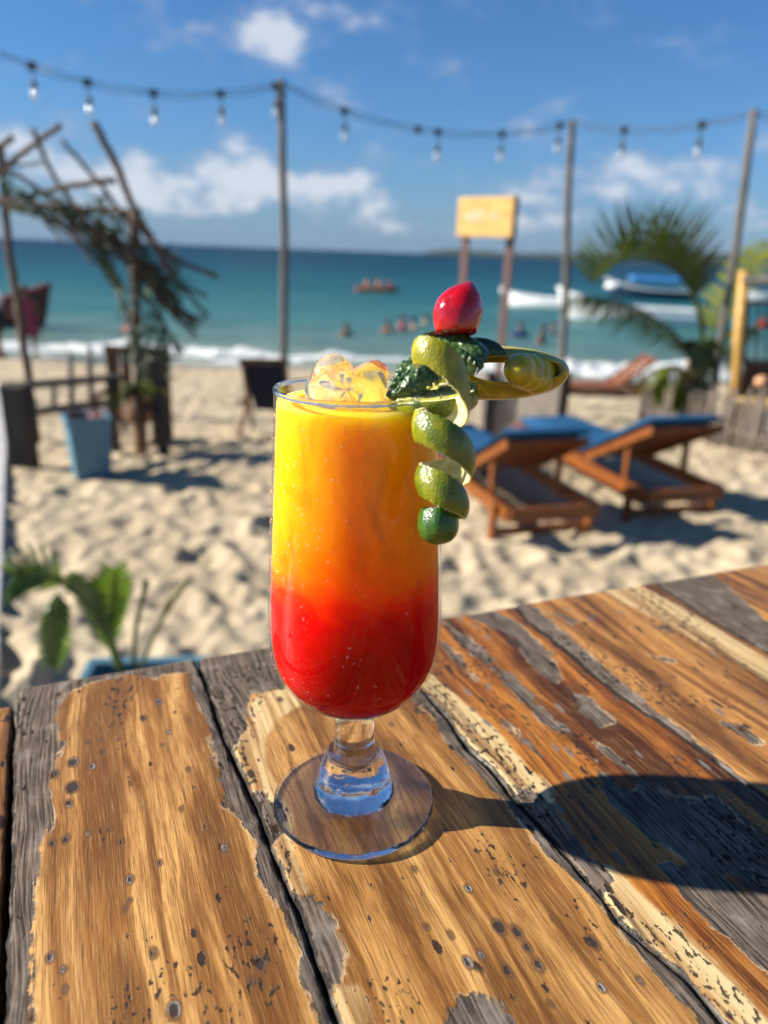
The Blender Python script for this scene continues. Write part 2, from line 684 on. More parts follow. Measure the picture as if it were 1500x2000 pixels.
# ------------------------------------------------------------------ the table
def seg_poly_sdf(P, poly):
    """signed distance (positive inside) of points P (n,2) to a polygon"""
    poly = np.asarray(poly, float)
    d = np.full(len(P), 1e9)
    ins = np.zeros(len(P), bool)
    n = len(poly)
    for i in range(n):
        a, b = poly[i], poly[(i + 1) % n]
        e = b - a
        wv = P - a
        t = np.clip((wv @ e) / max(e @ e, 1e-9), 0, 1)
        q = wv - t[:, None] * e
        d = np.minimum(d, (q * q).sum(1))
        c = ((a[1] <= P[:, 1]) != (b[1] <= P[:, 1]))
        with np.errstate(divide='ignore', invalid='ignore'):
            xi = a[0] + (P[:, 1] - a[1]) * e[0] / (e[1] if e[1] else 1e-9)
        ins ^= c & (P[:, 0] < xi)
    return np.sqrt(d) * np.where(ins, 1, -1)


TAB_O = Vector((-0.1999, 0.3524, TT))
TAB_R = math.radians(23.0)
# all in millimetres: u across the planks, v from the far edge towards the viewer
left_edge = [(0.7, -1), (1.8, 72.5), (3.5, 124), (4.9, 169.5), (6.0, 205), (6, 700)]
seam1 = [(98.2, -1), (99.2, 48.9), (98.8, 80.1), (100.8, 108.1), (103.2, 134.8), (102.9, 163.5), (104.0, 183.4), (105.3, 196.6), (105.0, 217.0), (104.9, 236.9), (105.5, 243), (107, 700)]
seam2 = [(212, -1), (213.0, 75.3), (214.2, 102.0), (212.2, 131.5), (215.3, 149.3), (214.1, 169.9), (215.3, 189.2), (216.7, 209.9), (217.4, 232.2), (216.1, 242.9), (219.6, 256.9), (223.1, 272.1), (222.6, 287.3), (222, 700)]
seam3 = [(320.8, -1), (317.5, 21.6), (318.2, 62.3), (316.6, 102.8), (318.7, 133.8), (322.8, 155.0), (324.9, 176.2), (325.7, 195.1), (326.4, 212.5), (328, 700)]
seam4 = [(448, -1), (442.6, 42.7), (441.7, 78.9), (441.0, 111.0), (444, 700)]
seam5 = [(560, -1), (563, 200), (558, 700)]
seam6 = [(664, -1), (668, 200), (662, 700)]
seam7 = [(780, -1), (776, 200), (781, 700)]
seam8 = [(880, -1), (880, 700)]
p1_right = [(91.1, 15.9), (91.0, 35.5), (93.3, 59.4), (93.8, 93.4), (90.4, 112.1), (90.4, 130.2), (96.2, 145.6), (98.3, 155.8), (94.6, 171.8), (96.9, 187.3), (99.7, 195.7), (101.1, 211.2), (98.9, 225.0), (99.9, 236.0), (100.2, 300)]
p1_left = [(26.1, 12.8), (20.3, 33.6), (23.4, 59.8), (20.6, 79.2), (17.1, 103.5), (20.8, 113.1), (14.7, 132.4), (14.3, 155.2), (13.5, 173.9), (13.8, 207.7), (14, 320)]
p1_far = [(14, 15), (26.1, 13.8), (35.4, 7.9), (49.0, 7.0), (64.3, 6.6), (71.9, 15.0), (78.0, 11.4), (92.0, 17)]
p2_right = [(205.3, 60), (205.3, 78.1), (205.9, 106.4), (205.5, 133.4), (207.8, 152.6), (208.6, 167.8), (209.4, 198.2), (209.8, 208.8), (213.3, 221.4), (215.6, 235.8), (213.9, 247.6), (214.6, 264.1), (215.1, 276.9), (213.9, 320)]
grey_polys = {
    0: [p1_right + [(112, 300), (112, 10)], p1_left + [(-12, 320), (-12, -10), (26, -10)], p1_far + [(110, 17), (110, -10), (-10, -10), (-10, 15)]],
    1: [[(90, -10), (175, -10), (152.6, 6), (139.4, 48.3), (121.7, 48.9), (114.6, 61.9), (112.4, 78.0), (102.2, 92.0), (90, 92)],
        [(90, 122), (103.3, 126.9), (109.0, 129.9), (113.0, 141.8), (110.5, 155.6), (105.0, 160), (90, 160)],
        [(90, 186), (107.3, 189.8), (111.4, 191.4), (115.0, 203.8), (115.4, 219.9), (111.4, 229.8), (90, 232)],
        p2_right + [(240, 320), (240, 40), (209, 20)],
        [(139.4, 251.9), (145.9, 246.8), (154.3, 251.0), (157.3, 255.9), (156.5, 262.1), (148.4, 267.7), (133.4, 262.0)]],
    2: [[(213, 167.8), (222, 168), (226.8, 177.0), (227, 205), (226.8, 225.4), (222, 230), (205, 230), (205, 167)],
        [(260.5, 6.4), (265.3, 23.1), (268.0, 58.4), (263.4, 63.2), (257.3, 41.5)],
        [(264.1, 68.1), (270.6, 78.0), (268.5, 113.5), (266.8, 135.2), (262.3, 137.0), (260.4, 110.7), (261.8, 83.8)],
        [(280.6, 0), (298.7, -5), (308.7, 22.6), (306.2, 51.3), (306.6, 65.1), (291.8, 97.1), (287.8, 89.9), (287.5, 68.3), (295.5, 40.6), (290.6, 26.1)],
        [(292.5, 108.6), (297.7, 115.9), (298.5, 139.2), (286.3, 139.7), (285.9, 124.8)],
        [(265.1, 167.3), (264.9, 182.8), (274.1, 186.1), (286.3, 197.9), (302.3, 203.7), (303.7, 221.6), (302.2, 233.9), (280.6, 253.1), (278.1, 242.7), (268.3, 236.2), (263.3, 227.1), (257.1, 214.2), (254.9, 202.1), (254.7, 188.2)],
        [(250, 226), (263.2, 231), (272, 246), (285, 255), (290, 330), (262, 330), (253.4, 283.5), (251.4, 271.1), (249.3, 261.3), (247.9, 246.1)],
        [(246, 20), (249, 30), (250, 60), (247, 78), (245, 50)], [(276, 150), (280, 160), (282, 190), (278, 188)], [(240, 110), (243, 120), (244, 150), (241, 140)]],
    3: [[(310, -5), (333.5, -5), (330.1, 59.4), (325.8, 127.7), (327.8, 172.5), (326, 182), (310, 180)], [(395, 54), (406, 60), (403, 68), (396, 64)], [(366, 88), (372, 92), (376, 99), (369, 97)],
        [(352, 160), (362, 165), (360, 180), (354, 178)], [(340, 20), (347, 24), (350, 36), (344, 32)]],
    4: [[(430, -10), (502.1, -10), (500, 15.8), (486.3, 52.8), (478.7, 77.6), (469.6, 113.9), (455, 200), (430, 220)]],
    5: [[(555, 40), (590, 70), (585, 160), (555, 200)]],
    6: [[(660, -10), (700, -10), (690, 90), (660, 100)]],
    7: [[(860, -10), (900, -10), (900, 300), (865, 280)]],
}
pale_polys = {
    0: [],
    1: [[(100, 84), (114, 64), (122, 52), (140, 49), (152, 30), (160, 60), (130, 75), (118, 90), (113, 112), (115, 128), (116, 150), (111, 170), (111, 190), (100, 190)], [(102, 228), (116, 232), (117, 320), (100, 320)]],
    2: [[(205, -5), (219, 0), (224.2, 61.9), (229.4, 99.8), (233.6, 125.7), (231.8, 155.3), (235.9, 170), (230, 180), (205, 180)], [(205, 215), (230.3, 220.7), (232.5, 236.5), (235.5, 252.6), (237.1, 273.2), (238.2, 330), (205, 330)]],
    3: [[(395, -5), (432, -5), (436, 40), (434, 110), (428, 280), (423, 280), (412, 130), (406, 60)]],
    4: [], 5: [[(640, -5), (670, -5), (670, 300), (650, 200)]], 6: [], 7: [],
}
holes = [(72.0, 39.4), (62.8, 52.2), (35.6, 64.1), (41.8, 64.6), (49.5, 66.9), (36.9, 84.1), (41.7, 74.8), (28.4, 78.1), (20.6, 84.0), (28.1, 96.0), (26.6, 106.9), (33.6, 128.2), (25.0, 128.8), (46.2, 138.1), (42.0, 128.9), (19.9, 129.2), (85.2, 156.2), (71.8, 126.8), (78.6, 101.1), (73.7, 68.9), (69.1, 78.3), (47.9, 159.3), (45.2, 172.9), (59.6, 154.7), (19.5, 184.8), (23.8, 191.6), (24.3, 199.2), (52.7, 195.7), (86.7, 212.8), (82.6, 217.9), (56.7, 219.5), (124.2, 21.4), (22.4, 14.2), (134.3, 59.1), (46.8, 169.8), (14.1, 206.0),
         (154.3, 193.3), (184.8, 206.0), (170.1, 209.3), (193.1, 233.1), (201.0, 246.6), (154.6, 237.9), (165.9, 245.3), (160.4, 236.8), (147.0, 219.4), (154.1, 225.5), (172.4, 228.9), (177.5, 233.1), (177.5, 240.0), (177.4, 247.5), (207.0, 265.0), (173.0, 260.9), (192.6, 262.5), (345.2, 26.9), (403.6, 62.2), (371.2, 94.5), (245.5, 53.9), (230.3, 102.7), (248.2, 106.4), (253.1, 118.2), (267.6, 162.0), (361.8, 112.6), (308.2, 174.5), (286.9, 162.6), (358.4, 167.7), (391.4, 151.4), (365.4, 31.6), (183.2, 100.8), (200.8, 94.8)]
_hr = np.random.default_rng(3)
hole_r = 0.55 + 0.75 * _hr.random(len(holes)) ** 1.6
for k_, r_ in ((0, 1.6), (1, 1.5), (5, 1.5), (9, 3.0), (10, 1.6), (12, 1.5), (16, 1.5), (28, 1.9), (30, 2.1), (7, 2.4), (8, 2.0), (31, 1.4), (32, 1.9), (41, 1.6), (42, 1.3), (40, 2.0), (46, 2.2), (47, 2.0), (48, 1.5), (49, 1.7)):
    hole_r[k_] = r_
TONE = [0.14, 0.20, 0.95, 0.52, 0.55, 0.35, 0.7, 0.3]


def table_material():
    m, nt, b, co = new_mat('varnished_driftwood')
    grey, pale, hole, tone, crack = (nt.attr(a) for a in ('grey', 'pale', 'hole', 'tone', 'crack'))
    # grain runs along local y; let it bend round the holes and wander
    warp = nt.noise(nt.scale(co, (16, 7, 1)), 1.0, 2, 0.5, out='Color')
    wv = nt.vmath('ADD', co, nt.vmath('MULTIPLY', nt.vmath('SUBTRACT', warp, (0.5, 0.5, 0.5)), (0.020, 0.0, 0.0)))
    g1 = nt.noise(nt.scale(wv, (75, 3.2, 1)), 1.0, 4, 0.6, 0.8)
    g2 = nt.noise(nt.scale(wv, (420, 9, 1)), 1.0, 4, 0.62)
    g3 = nt.noise(nt.scale(co, (2300, 55, 1)), 1.0, 3, 0.6)
    blot = nt.noise(nt.scale(wv, (30, 9, 1)), 1.0, 3, 0.55)
    e1 = nt.math('MULTIPLY', nt.math('SUBTRACT', nt.noise(co, 85.0, 6, 0.68), 0.5), 13.0)
    e2 = nt.math('MULTIPLY', nt.math('SUBTRACT', nt.noise(nt.scale(co, (1100, 420, 1)), 1.0, 3, 0.65), 0.5), 1.9)
    edge = nt.math('ADD', nt.math('ADD', e1, e2), nt.math('MULTIPLY', nt.math('SUBTRACT', g2, 0.5), 7.0))
    gs = nt.math('ADD', grey, edge)
    gmask = nt.step(gs, -0.55, 0.45)
    # heartwood
    light = nt.mix(tone, (0.57, 0.335, 0.112), (0.42, 0.15, 0.020))
    mid = nt.mix(tone, (0.275, 0.125, 0.030), (0.16, 0.042, 0.006))
    dark = nt.mix(tone, (0.10, 0.038, 0.009), (0.040, 0.012, 0.003))
    wood = nt.mix(nt.step(g1, 0.38, 0.60), light, mid)
    wood = nt.mix(nt.math('MULTIPLY', nt.step(blot, 0.46, 0.64), 0.8), wood, mid)
    wood = nt.mix(nt.math('MULTIPLY', nt.step(nt.math('ADD', nt.math('MULTIPLY', g1, 0.5), nt.math('MULTIPLY', blot, 0.5)), 0.505, 0.60), nt.math('MULTIPLY_ADD', tone, 0.35, 0.58)), wood, dark)
    wood = nt.mix(nt.math('MULTIPLY', nt.step(g2, 0.48, 0.66), 0.50), wood, dark)
    wood = nt.mix(nt.math('MULTIPLY', nt.step(g3, 0.49, 0.64), 0.62), wood, dark)
    wood = nt.mix(nt.math('MULTIPLY', nt.step(g3, 0.48, 0.30), 0.22), wood, (0.74, 0.50, 0.21))
    vp = nt.voro(nt.scale(wv, (1500, 95, 1)), 1.0)
    wood = nt.mix(nt.math('MULTIPLY', nt.step(vp['Distance'], 0.34, 0.16), 0.42), wood, dark)
    # sapwood
    ps = nt.math('ADD', pale, nt.math('MULTIPLY', edge, 0.45))
    pmask = nt.step(ps, -1.6, 1.2)
    sap = nt.mix(nt.step(g2, 0.42, 0.68), (0.58, 0.44, 0.22), (0.40, 0.25, 0.09))
    wood = nt.mix(nt.math('MULTIPLY', pmask, nt.step(nt.math('ADD', g1, nt.math('MULTIPLY', g2, 0.4)), 0.92, 0.55)), wood, sap)
    halo = nt.math('MULTIPLY', nt.step(gs, -2.0, -0.5), nt.step(nt.noise(co, 38.0, 2, 0.5), 0.46, 0.60))
    wood = nt.mix(nt.math('MULTIPLY', halo, 0.55), wood, (0.60, 0.47, 0.29))
    lip = nt.math('MULTIPLY', nt.step(gs, -0.9, -0.25), nt.step(nt.noise(co, 90.0, 2, 0.5), 0.38, 0.52))
    wood = nt.mix(nt.math('MULTIPLY', lip, 0.8), wood, (0.13, 0.07, 0.03))
    # weathered grey
    gg = nt.noise(nt.scale(wv, (900, 34, 1)), 1.0, 4, 0.65)
    gb = nt.noise(co, 60.0, 3, 0.6)
    weath = nt.mix(nt.step(gg, 0.36, 0.66), (0.042, 0.032, 0.025), (0.19, 0.148, 0.115))
    weath = nt.mix(nt.math('MULTIPLY', nt.step(gb, 0.5, 0.75), 0.55), weath, (0.25, 0.215, 0.185))
    weath = nt.mix(nt.math('MULTIPLY', nt.step(gb, 0.48, 0.30), 0.6), weath, (0.05, 0.045, 0.042))
    col = nt.mix(gmask, wood, weath)
    # pin holes and flecks bored into the wood
    dmap = nt.noise(co, 22.0, 2, 0.5)
    vo = nt.voro(nt.scale(co, (1.0, 0.45, 1)), 175.0)
    sepc = nt.new('ShaderNodeSeparateColor')
    nt.l.new(vo['Color'], sepc.inputs[0])
    keep = nt.step(nt.math('ADD', sepc.outputs[0], nt.math('MULTIPLY', nt.math('ADD', dmap, nt.math('MULTIPLY', tone, 0.12)), 1.1)), 1.04, 1.08)
    size = nt.math('MULTIPLY_ADD', nt.math('POWER', sepc.outputs[1], 3.0), 0.22, 0.06)
    vd = nt.math('ADD', vo['Distance'], nt.math('MULTIPLY', nt.math('SUBTRACT', nt.noise(co, 1100.0, 2, 0.5), 0.5), 0.26))
    pin = nt.math('MULTIPLY', keep, nt.step(nt.math('SUBTRACT', size, vd), -0.02, 0.04))
    # flecks elongated with the grain on the darker planks
    vf = nt.voro(nt.scale(wv, (230, 62, 1)), 1.0)
    sepf = nt.new('ShaderNodeSeparateColor')
    nt.l.new(vf['Color'], sepf.inputs[0])
    fkeep = nt.step(nt.math('ADD', sepf.outputs[0], nt.math('MULTIPLY', nt.math('SUBTRACT', tone, 0.5), 0.55)), 0.90, 0.93)
    fl = nt.math('MULTIPLY', fkeep, nt.step(vf['Distance'], 0.36, 0.24))
    flc = nt.mix(nt.step(sepf.outputs[1], 0.45, 0.55), (0.035, 0.022, 0.015), (0.16, 0.135, 0.11))
    col = nt.mix(nt.math('MULTIPLY', fl, nt.math('SUBTRACT', 1.0, nt.math('MULTIPLY', gmask, 0.6))), col, flc)
    col = nt.mix(nt.math('MULTIPLY', pin, 0.92), col, (0.022, 0.015, 0.012))
    # the larger worm holes: grey collar, dark core
    hs = nt.math('ADD', hole, nt.math('ADD', nt.math('MULTIPLY', e2, 0.55), nt.math('MULTIPLY', e1, 0.22)))
    col = nt.mix(nt.math('MULTIPLY', nt.step(hs, -1.5, -0.5), 0.8), col, (0.10, 0.05, 0.022))
    col = nt.mix(nt.math('MULTIPLY', nt.step(hs, -0.45, -0.1), nt.step(nt.noise(co, 75.0, 2, 0.5), 0.46, 0.62)), col, nt.mix(nt.step(gg, 0.35, 0.65), (0.07, 0.06, 0.05), (0.30, 0.27, 0.235)))
    hcore = nt.step(nt.math('ADD', hs, nt.math('MULTIPLY', e2, 0.5)), 0.12, 0.55)
    col = nt.mix(nt.math('MULTIPLY', hcore, 0.9), col, (0.03, 0.024, 0.02))
    # clusters of black mould specks
    clus = nt.step(nt.math('ADD', nt.noise(nt.scale(co, (26, 12, 1)), 1.0, 2, 0.5), nt.math('ADD', nt.math('MULTIPLY', tone, 0.10), nt.math('MULTIPLY', pmask, 0.10))), 0.54, 0.70)
    mould = nt.noise(nt.scale(co, (430, 230, 1)), 1.0, 3, 0.55)
    mk = nt.step(nt.math('MULTIPLY_ADD', clus, 0.16, mould), 0.72, 0.755)
    col = nt.mix(nt.math('MULTIPLY', mk, 0.9), col, (0.022, 0.015, 0.011))
    # charred line along the joints
    cr = nt.step(nt.math('ADD', crack, nt.math('MULTIPLY', edge, 0.42)), 1.9, 0.5)
    col = nt.mix(nt.math('MULTIPLY', cr, 0.93), col, (0.016, 0.014, 0.013))
    nt.put(b.inputs['Base Color'], col)
    rgh = nt.fmix(gmask, nt.math('MULTIPLY_ADD', g2, 0.22, 0.32), 0.75)
    nt.put(b.inputs['Specular IOR Level'], nt.fmix(gmask, 0.30, 0.05))
    nt.put(b.inputs['Roughness'], rgh)
    hgt = nt.math('ADD', nt.math('MULTIPLY', gmask, nt.math('MULTIPLY_ADD', gg, 0.5, -0.55)), nt.math('MULTIPLY', g3, 0.07))
    hgt = nt.math('ADD', hgt, nt.math('MULTIPLY', g2, 0.10))
    hgt = nt.math('SUBTRACT', hgt, nt.math('ADD', nt.math('MULTIPLY', nt.math('MAXIMUM', pin, mk), 0.7), nt.math('ADD', nt.math('MULTIPLY', hcore, 0.8), nt.math('MULTIPLY', cr, 0.7))))
    nt.put(b.inputs['Normal'], nt.bump(hgt, 0.0011, 0.9))
    return m


wood_m = table_material()
table = thing('table', TAB_O, 'weathered varnished plank table carrying the cocktail', 'table', rz=TAB_R)
seams = [left_edge, seam1, seam2, seam3, seam4, seam5, seam6, seam7, seam8]
HP = np.array(holes)


def make_plank(i, sl, sr, v0, v1, name='plank', zoff=0.0, parent=table, tone=None, shift=0.0, fine=True, cadd=0.0):
    vs = [v0]
    while vs[-1] < v1:
        vs.append(vs[-1] + ((1.35 if vs[-1] < 300 else 16) if fine else 6.0))
    vs = np.array(vs)
    lo = np.interp(vs, [p[1] for p in sl], [p[0] for p in sl]) + 0.55
    hi = np.interp(vs, [p[1] for p in sr], [p[0] for p in sr]) - 0.55
    lo = lo + 0.5 * vnoise(vs * 0.11, vs * 0 + i * 3.1, 41) + 0.35 * vnoise(vs * 0.33, vs * 0 + i * 1.7, 42)
    hi = hi + 0.5 * vnoise(vs * 0.11, vs * 0 + i * 3.1 + 40, 41) + 0.35 * vnoise(vs * 0.33, vs * 0 + i * 1.7 + 50, 42)
    n = max(8, int((hi - lo).mean() / (1.35 if fine else 6)))
    s = np.linspace(0, 1, n)
    U = lo[:, None] + (hi - lo)[:, None] * s[None, :]
    V = np.repeat(vs[:, None], n, 1)
    P = np.stack([U.ravel() - shift, V.ravel()], -1)
    g = np.full(len(P), -40.0)
    for q in grey_polys.get(i, []):
        g = np.maximum(g, seg_poly_sdf(P, q))
    pl = np.full(len(P), -40.0)
    for q in pale_polys.get(i, []):
        pl = np.maximum(pl, seg_poly_sdf(P, q))
    ho = np.full(len(P), -40.0)
    for (hx_, hy_), hr_ in zip(holes, hole_r):
        if P[:, 0].min() - 9 < hx_ < P[:, 0].max() + 9:
            q = np.sqrt(((P[:, 0] - hx_) / 0.85) ** 2 + ((P[:, 1] - hy_) / 1.35) ** 2)
            ho = np.maximum(ho, hr_ - q)
    ce = np.minimum(U - lo[:, None], hi[:, None] - U)
    tn = TONE[i] if tone is None else tone
    tn = np.clip(tn + 0.16 * vnoise(U * 0.045, V * 0.018, 51 + i), 0, 1)
    z = zoff - 0.9 * np.exp(-(ce / 0.9) ** 2) - 0.45 * np.clip((g.reshape(U.shape) + 0.5) / 3.0, 0, 1) + 0.25 * vnoise(U * 0.03, V * 0.012, 61 + i)
    z = z - 0.8 * np.clip(1 - (V - v0) / 1.6, 0, 1)
    X, Y, Z = U / 1000, -V / 1000, z / 1000
    ny = len(vs)
    top = np.stack([X, Y, Z], -1).reshape(-1, 3)
    # a skirt down all four sides closes the board
    ring = np.concatenate([np.arange(n), np.arange(1, ny) * n + n - 1, (ny - 1) * n + np.arange(n - 2, -1, -1), np.arange(ny - 2, 0, -1) * n])
    low = top[ring].copy()
    low[:, 2] = -0.030
    V3 = np.concatenate([top, low])
    Fq = grid_faces(ny, n)[:, ::-1]
    m_ = len(ring)
    kk = np.arange(m_)
    sk = np.stack([ring, ring[(kk + 1) % m_], len(top) + (kk + 1) % m_, len(top) + kk], -1)
    ext = lambda a: np.concatenate([np.asarray(a).ravel(), np.asarray(a).ravel()[ring]])
    o = np_mesh(name, V3, np.concatenate([Fq, sk]), wood_m, {'grey': ext(g), 'pale': ext(pl), 'hole': ext(ho), 'tone': ext(tn), 'crack': ext(ce + cadd)})
    bm = bmesh.new()
    bm.from_mesh(o.data)
    bmesh.ops.recalc_face_normals(bm, faces=bm.faces)
    bm.to_mesh(o.data)
    bm.free()
    attach(o, parent, True)
    return o


PLANKS = []
for i in range(8):
    PLANKS.append(make_plank(i, seams[i], seams[i + 1], -0.5 + 0.6 * (i % 3), 690, fine=i < 5))
for x, yv in ((0.05, -0.06), (0.82, -0.06), (0.05, -0.63), (0.82, -0.63)):
    bevel(MB().box((x, yv, -0.75 / 2 - 0.016), (0.07, 0.07, 0.716)).build('leg', deck_wood, table, local=True), 0.004)
for a_, b_ in (((0.05, -0.06), (0.82, -0.06)), ((0.05, -0.63), (0.82, -0.63)), ((0.05, -0.06), (0.05, -0.63)), ((0.82, -0.06), (0.82, -0.63))):
    MB().beam((*a_, -0.066), (*b_, -0.066), 0.028, 0.07).build('apron', deck_wood, table, local=True)

side_t = thing('table', TAB_O + Vector((0, 0, -0.002)), 'honey coloured table edge showing at the lower left corner', 'table', rz=TAB_R)
for j in range(3):
    sl = [(-4 - 104 * (j + 1), -5), (-4 - 104 * (j + 1), 700)]
    sr = [(-1.2 - 104 * j, -5), (4.2 - 104 * j, 200), (4.2 - 104 * j, 700)]
    make_plank(9 + j, sl, sr, 14, 690, parent=side_t, tone=0.40, fine=j == 0, cadd=9.0)
for x, yv in ((-0.29, -0.07), (-0.05, -0.07), (-0.29, -0.62), (-0.05, -0.62)):
    MB().box((x, yv, -0.75 / 2 - 0.016), (0.06, 0.06, 0.712)).build('leg', deck_wood, side_t, local=True)

# ------------------------------------------------------------------ the cocktail glass
GX0, GY0 = -0.0088, 0.2719
glass = thing('cocktail_glass', (GX0, GY0, TT + 0.0006), 'footed clear glass of red to yellow layered cocktail on the plank table', 'glass')
glass.rotation_euler = (0, math.radians(-0.9), 0)
CP, SP = math.cos(PITCH), math.sin(PITCH)


def row_to_z(py):
    al = PITCH + math.atan((py - 1000) / FPX)
    return 0.234 - GY0 * math.tan(al)


def row_hw(py, hw):
    z = row_to_z(py)
    return hw / FPX * (GY0 * CP + (0.234 - z) * SP), z


prof = [row_hw(*a) for a in ((1368, 58), (1361, 80), (1350, 102), (1337, 120), (1321, 136), (1302, 150), (1278, 159.5), (1245, 165.5), (1205, 168), (1150, 168.3), (1090, 167.3), (1000, 165.2), (900, 162.3), (820, 161.0), (767, 160.5))]
prof_s = [(p.x, p.y) for p in catmull([(r, z, 0) for r, z in prof], 5)]
RIM_Z = prof_s[-1][1]
RIM_R = prof_s[-1][0]


def bowl_r(z):
    zs = [p[1] for p in prof_s]
    return float(np.interp(z, zs, [p[0] for p in prof_s]))


# thin wall: mostly lets light through, mirrors more at grazing angles
m, nt, b, co = new_mat('thin_glass')
nt.n.remove(b)
out = nt.n['Material Output']
beads = nt.noise(co, 900.0, 3, 0.6)
film = nt.noise(co, 60.0, 3, 0.6)
nrm = nt.bump(nt.math('ADD', nt.step(beads, 0.55, 0.72), nt.math('MULTIPLY', film, 0.4)), 0.0002, 0.35)
geo = nt.new('ShaderNodeNewGeometry')
cosi = nt.math('ABSOLUTE', nt.vmath('DOT_PRODUCT', nrm, geo.outputs['Incoming']))
refl = nt.math('MULTIPLY_ADD', nt.math('POWER', nt.math('SUBTRACT', 1.0, cosi, clamp=True), 5.0), 0.96, 0.04)
tr = nt.new('ShaderNodeBsdfTransparent')
tr.inputs[0].default_value = (0.975, 0.985, 0.98, 1)
gl = nt.new('ShaderNodeBsdfGlossy')
nt.put(gl.inputs['Roughness'], nt.fmix(film, 0.0, 0.06))
nt.l.new(nrm, gl.inputs['Normal'])
mx = nt.new('ShaderNodeMixShader')
nt.l.new(nt.math('MULTIPLY', refl, 0.75), mx.inputs[0])
nt.l.new(tr.outputs[0], mx.inputs[1])
nt.l.new(gl.outputs[0], mx.inputs[2])
nt.l.new(mx.outputs[0], out.inputs['Surface'])
thin_glass = m
thin_glass_clear = m.copy()
for n in thin_glass_clear.node_tree.nodes:
    if n.type == 'BUMP':
        n.inputs['Strength'].default_value = 0.04
    if n.type == 'BSDF_TRANSPARENT':
        n.inputs[0].default_value = (0.95, 0.93, 0.89, 1)

m, nt, b, co = new_mat('solid_glass')
nt.put(b.inputs['Base Color'], (0.985, 0.99, 0.985))
b.inputs['Transmission Weight'].default_value = 1.0
b.inputs['Roughness'].default_value = 0.0
b.inputs['IOR'].default_value = 1.5
nt.put(b.inputs['Normal'], nt.bump(nt.noise(co, 75.0, 3, 0.5), 0.0016, 0.5))
solid_glass = m

i_cut = 12                                   # profile sample where the solid base gives way to the thin wall
Z_CUT = prof_s[i_cut][1]
wall = prof_s[i_cut:]
lip = [(RIM_R, RIM_Z), (RIM_R + 0.00015, RIM_Z + 0.0006), (RIM_R - 0.0002, RIM_Z + 0.0011), (RIM_R - 0.0009, RIM_Z + 0.0012), (RIM_R - 0.0014, RIM_Z + 0.0008), (RIM_R - 0.0014, RIM_Z - 0.0004), (RIM_R - 0.0012, RIM_Z - 0.004)]
bowl_o = MB().lathe(wall + lip[1:], 128).build('bowl', thin_glass, glass, True, True)

MB().lathe([(RIM_R - 0.0006 + 0.00085 * math.cos(t), RIM_Z + 0.0003 + 0.0010 * math.sin(t)) for t in [2 * math.pi * k / 14 for k in range(14)]], 128, closed=True).build('rim', solid_glass, bowl_o, True, True)

# drink
LIQ_Z = RIM_Z - 0.0040
m, nt, b, co = new_mat('layered_juice')
sp = nt.new('ShaderNodeSeparateXYZ')
nt.l.new(co, sp.inputs[0])
swirl = nt.noise(nt.scale(co, (1, 1, 1.7)), 38.0, 5, 0.6, 1.0)
zz = nt.math('ADD', nt.math('DIVIDE', sp.outputs[2], RIM_Z), nt.math('MULTIPLY', nt.math('SUBTRACT', swirl, 0.5), 0.11))
zlow = [row_to_z(q) / RIM_Z for q in (1340, 1215, 1150, 1118, 1085, 1010, 880, 800, 772)]
base = nt.ramp(zz, [(zlow[0], (0.34, 0.0003, 0.0003)), (zlow[1], (0.50, 0.0004, 0.0003)), (zlow[2], (0.74, 0.002, 0.0004)), (zlow[3], (0.85, 0.035, 0.0006)), (zlow[4], (0.88, 0.16, 0.0006)), (zlow[5], (0.86, 0.29, 0.0004)), (zlow[6], (0.86, 0.385, 0.0006)), (zlow[7], (0.84, 0.42, 0.008)), (zlow[8], (0.82, 0.46, 0.06))])
pulp = nt.noise(nt.scale(co, (1, 1, 0.55)), 85.0, 5, 0.65, 1.2)
base = nt.mix(nt.step(pulp, 0.42, 0.72), base, nt.mix(1.0, base, (0.86, 0.70, 0.6, 1), 'MULTIPLY'))
nt.put(b.inputs['Base Color'], base)
b.inputs['Roughness'].default_value = 0.18
b.inputs['Subsurface Weight'].default_value = 1.0
b.inputs['Subsurface Radius'].default_value = (1.0, 0.70, 0.15)
b.inputs['Subsurface Scale'].default_value = 0.034
b.inputs['Subsurface Anisotropy'].default_value = 0.5
b.inputs['Specular IOR Level'].default_value = 0.0
spk = nt.voro(co, 190.0)
juice = m
liq = [(0.0, prof_s[4][1])] + [(r * 0.985 - 0.0007, z) for r, z in prof_s[4:] if z < LIQ_Z] + [(bowl_r(LIQ_Z) - 0.0012, LIQ_Z), (bowl_r(LIQ_Z) * 0.6, LIQ_Z - 0.0002), (0.0, LIQ_Z - 0.0002)]
liq_o = weld(MB().lathe(liq, 96).build('drink', juice, glass, True, True), 1e-6)

# solid base: thick bottom of the bowl, stem, domed foot
fp = []
for r, z in prof_s[:i_cut + 1][::-1]:
    fp.append((r, z))
stem_rows = [row_hw(*a) for a in ((1380, 47), (1394, 41), (1415, 39.5), (1440, 39.5), (1462, 41), (1478, 45))]
fp += [(r, z) for r, z in stem_rows]
fp += [(0.0112, 0.0280), (0.0130, 0.0245), (0.0147, 0.0200), (0.0158, 0.0155), (0.0166, 0.0115), (0.0178, 0.0085), (0.0205, 0.0066), (0.0250, 0.0055), (0.0300, 0.0047), (0.0333, 0.0043), (0.0348, 0.0038), (0.0356, 0.0027), (0.0356, 0.0014), (0.0346, 0.0004), (0.0330, 0.0002), (0.0300, 0.0004), (0.0200, 0.0008), (0.0100, 0.0016), (0.0, 0.0020)]
fp = [(p.x, p.y) for p in catmull([(r, z, 0) for r, z in fp], 3)]
inner = [(0.0, prof_s[4][1] + 0.0006)] + [(max(r * 0.985 - 0.0004, 0.0), z) for r, z in prof_s[4:i_cut + 1]]
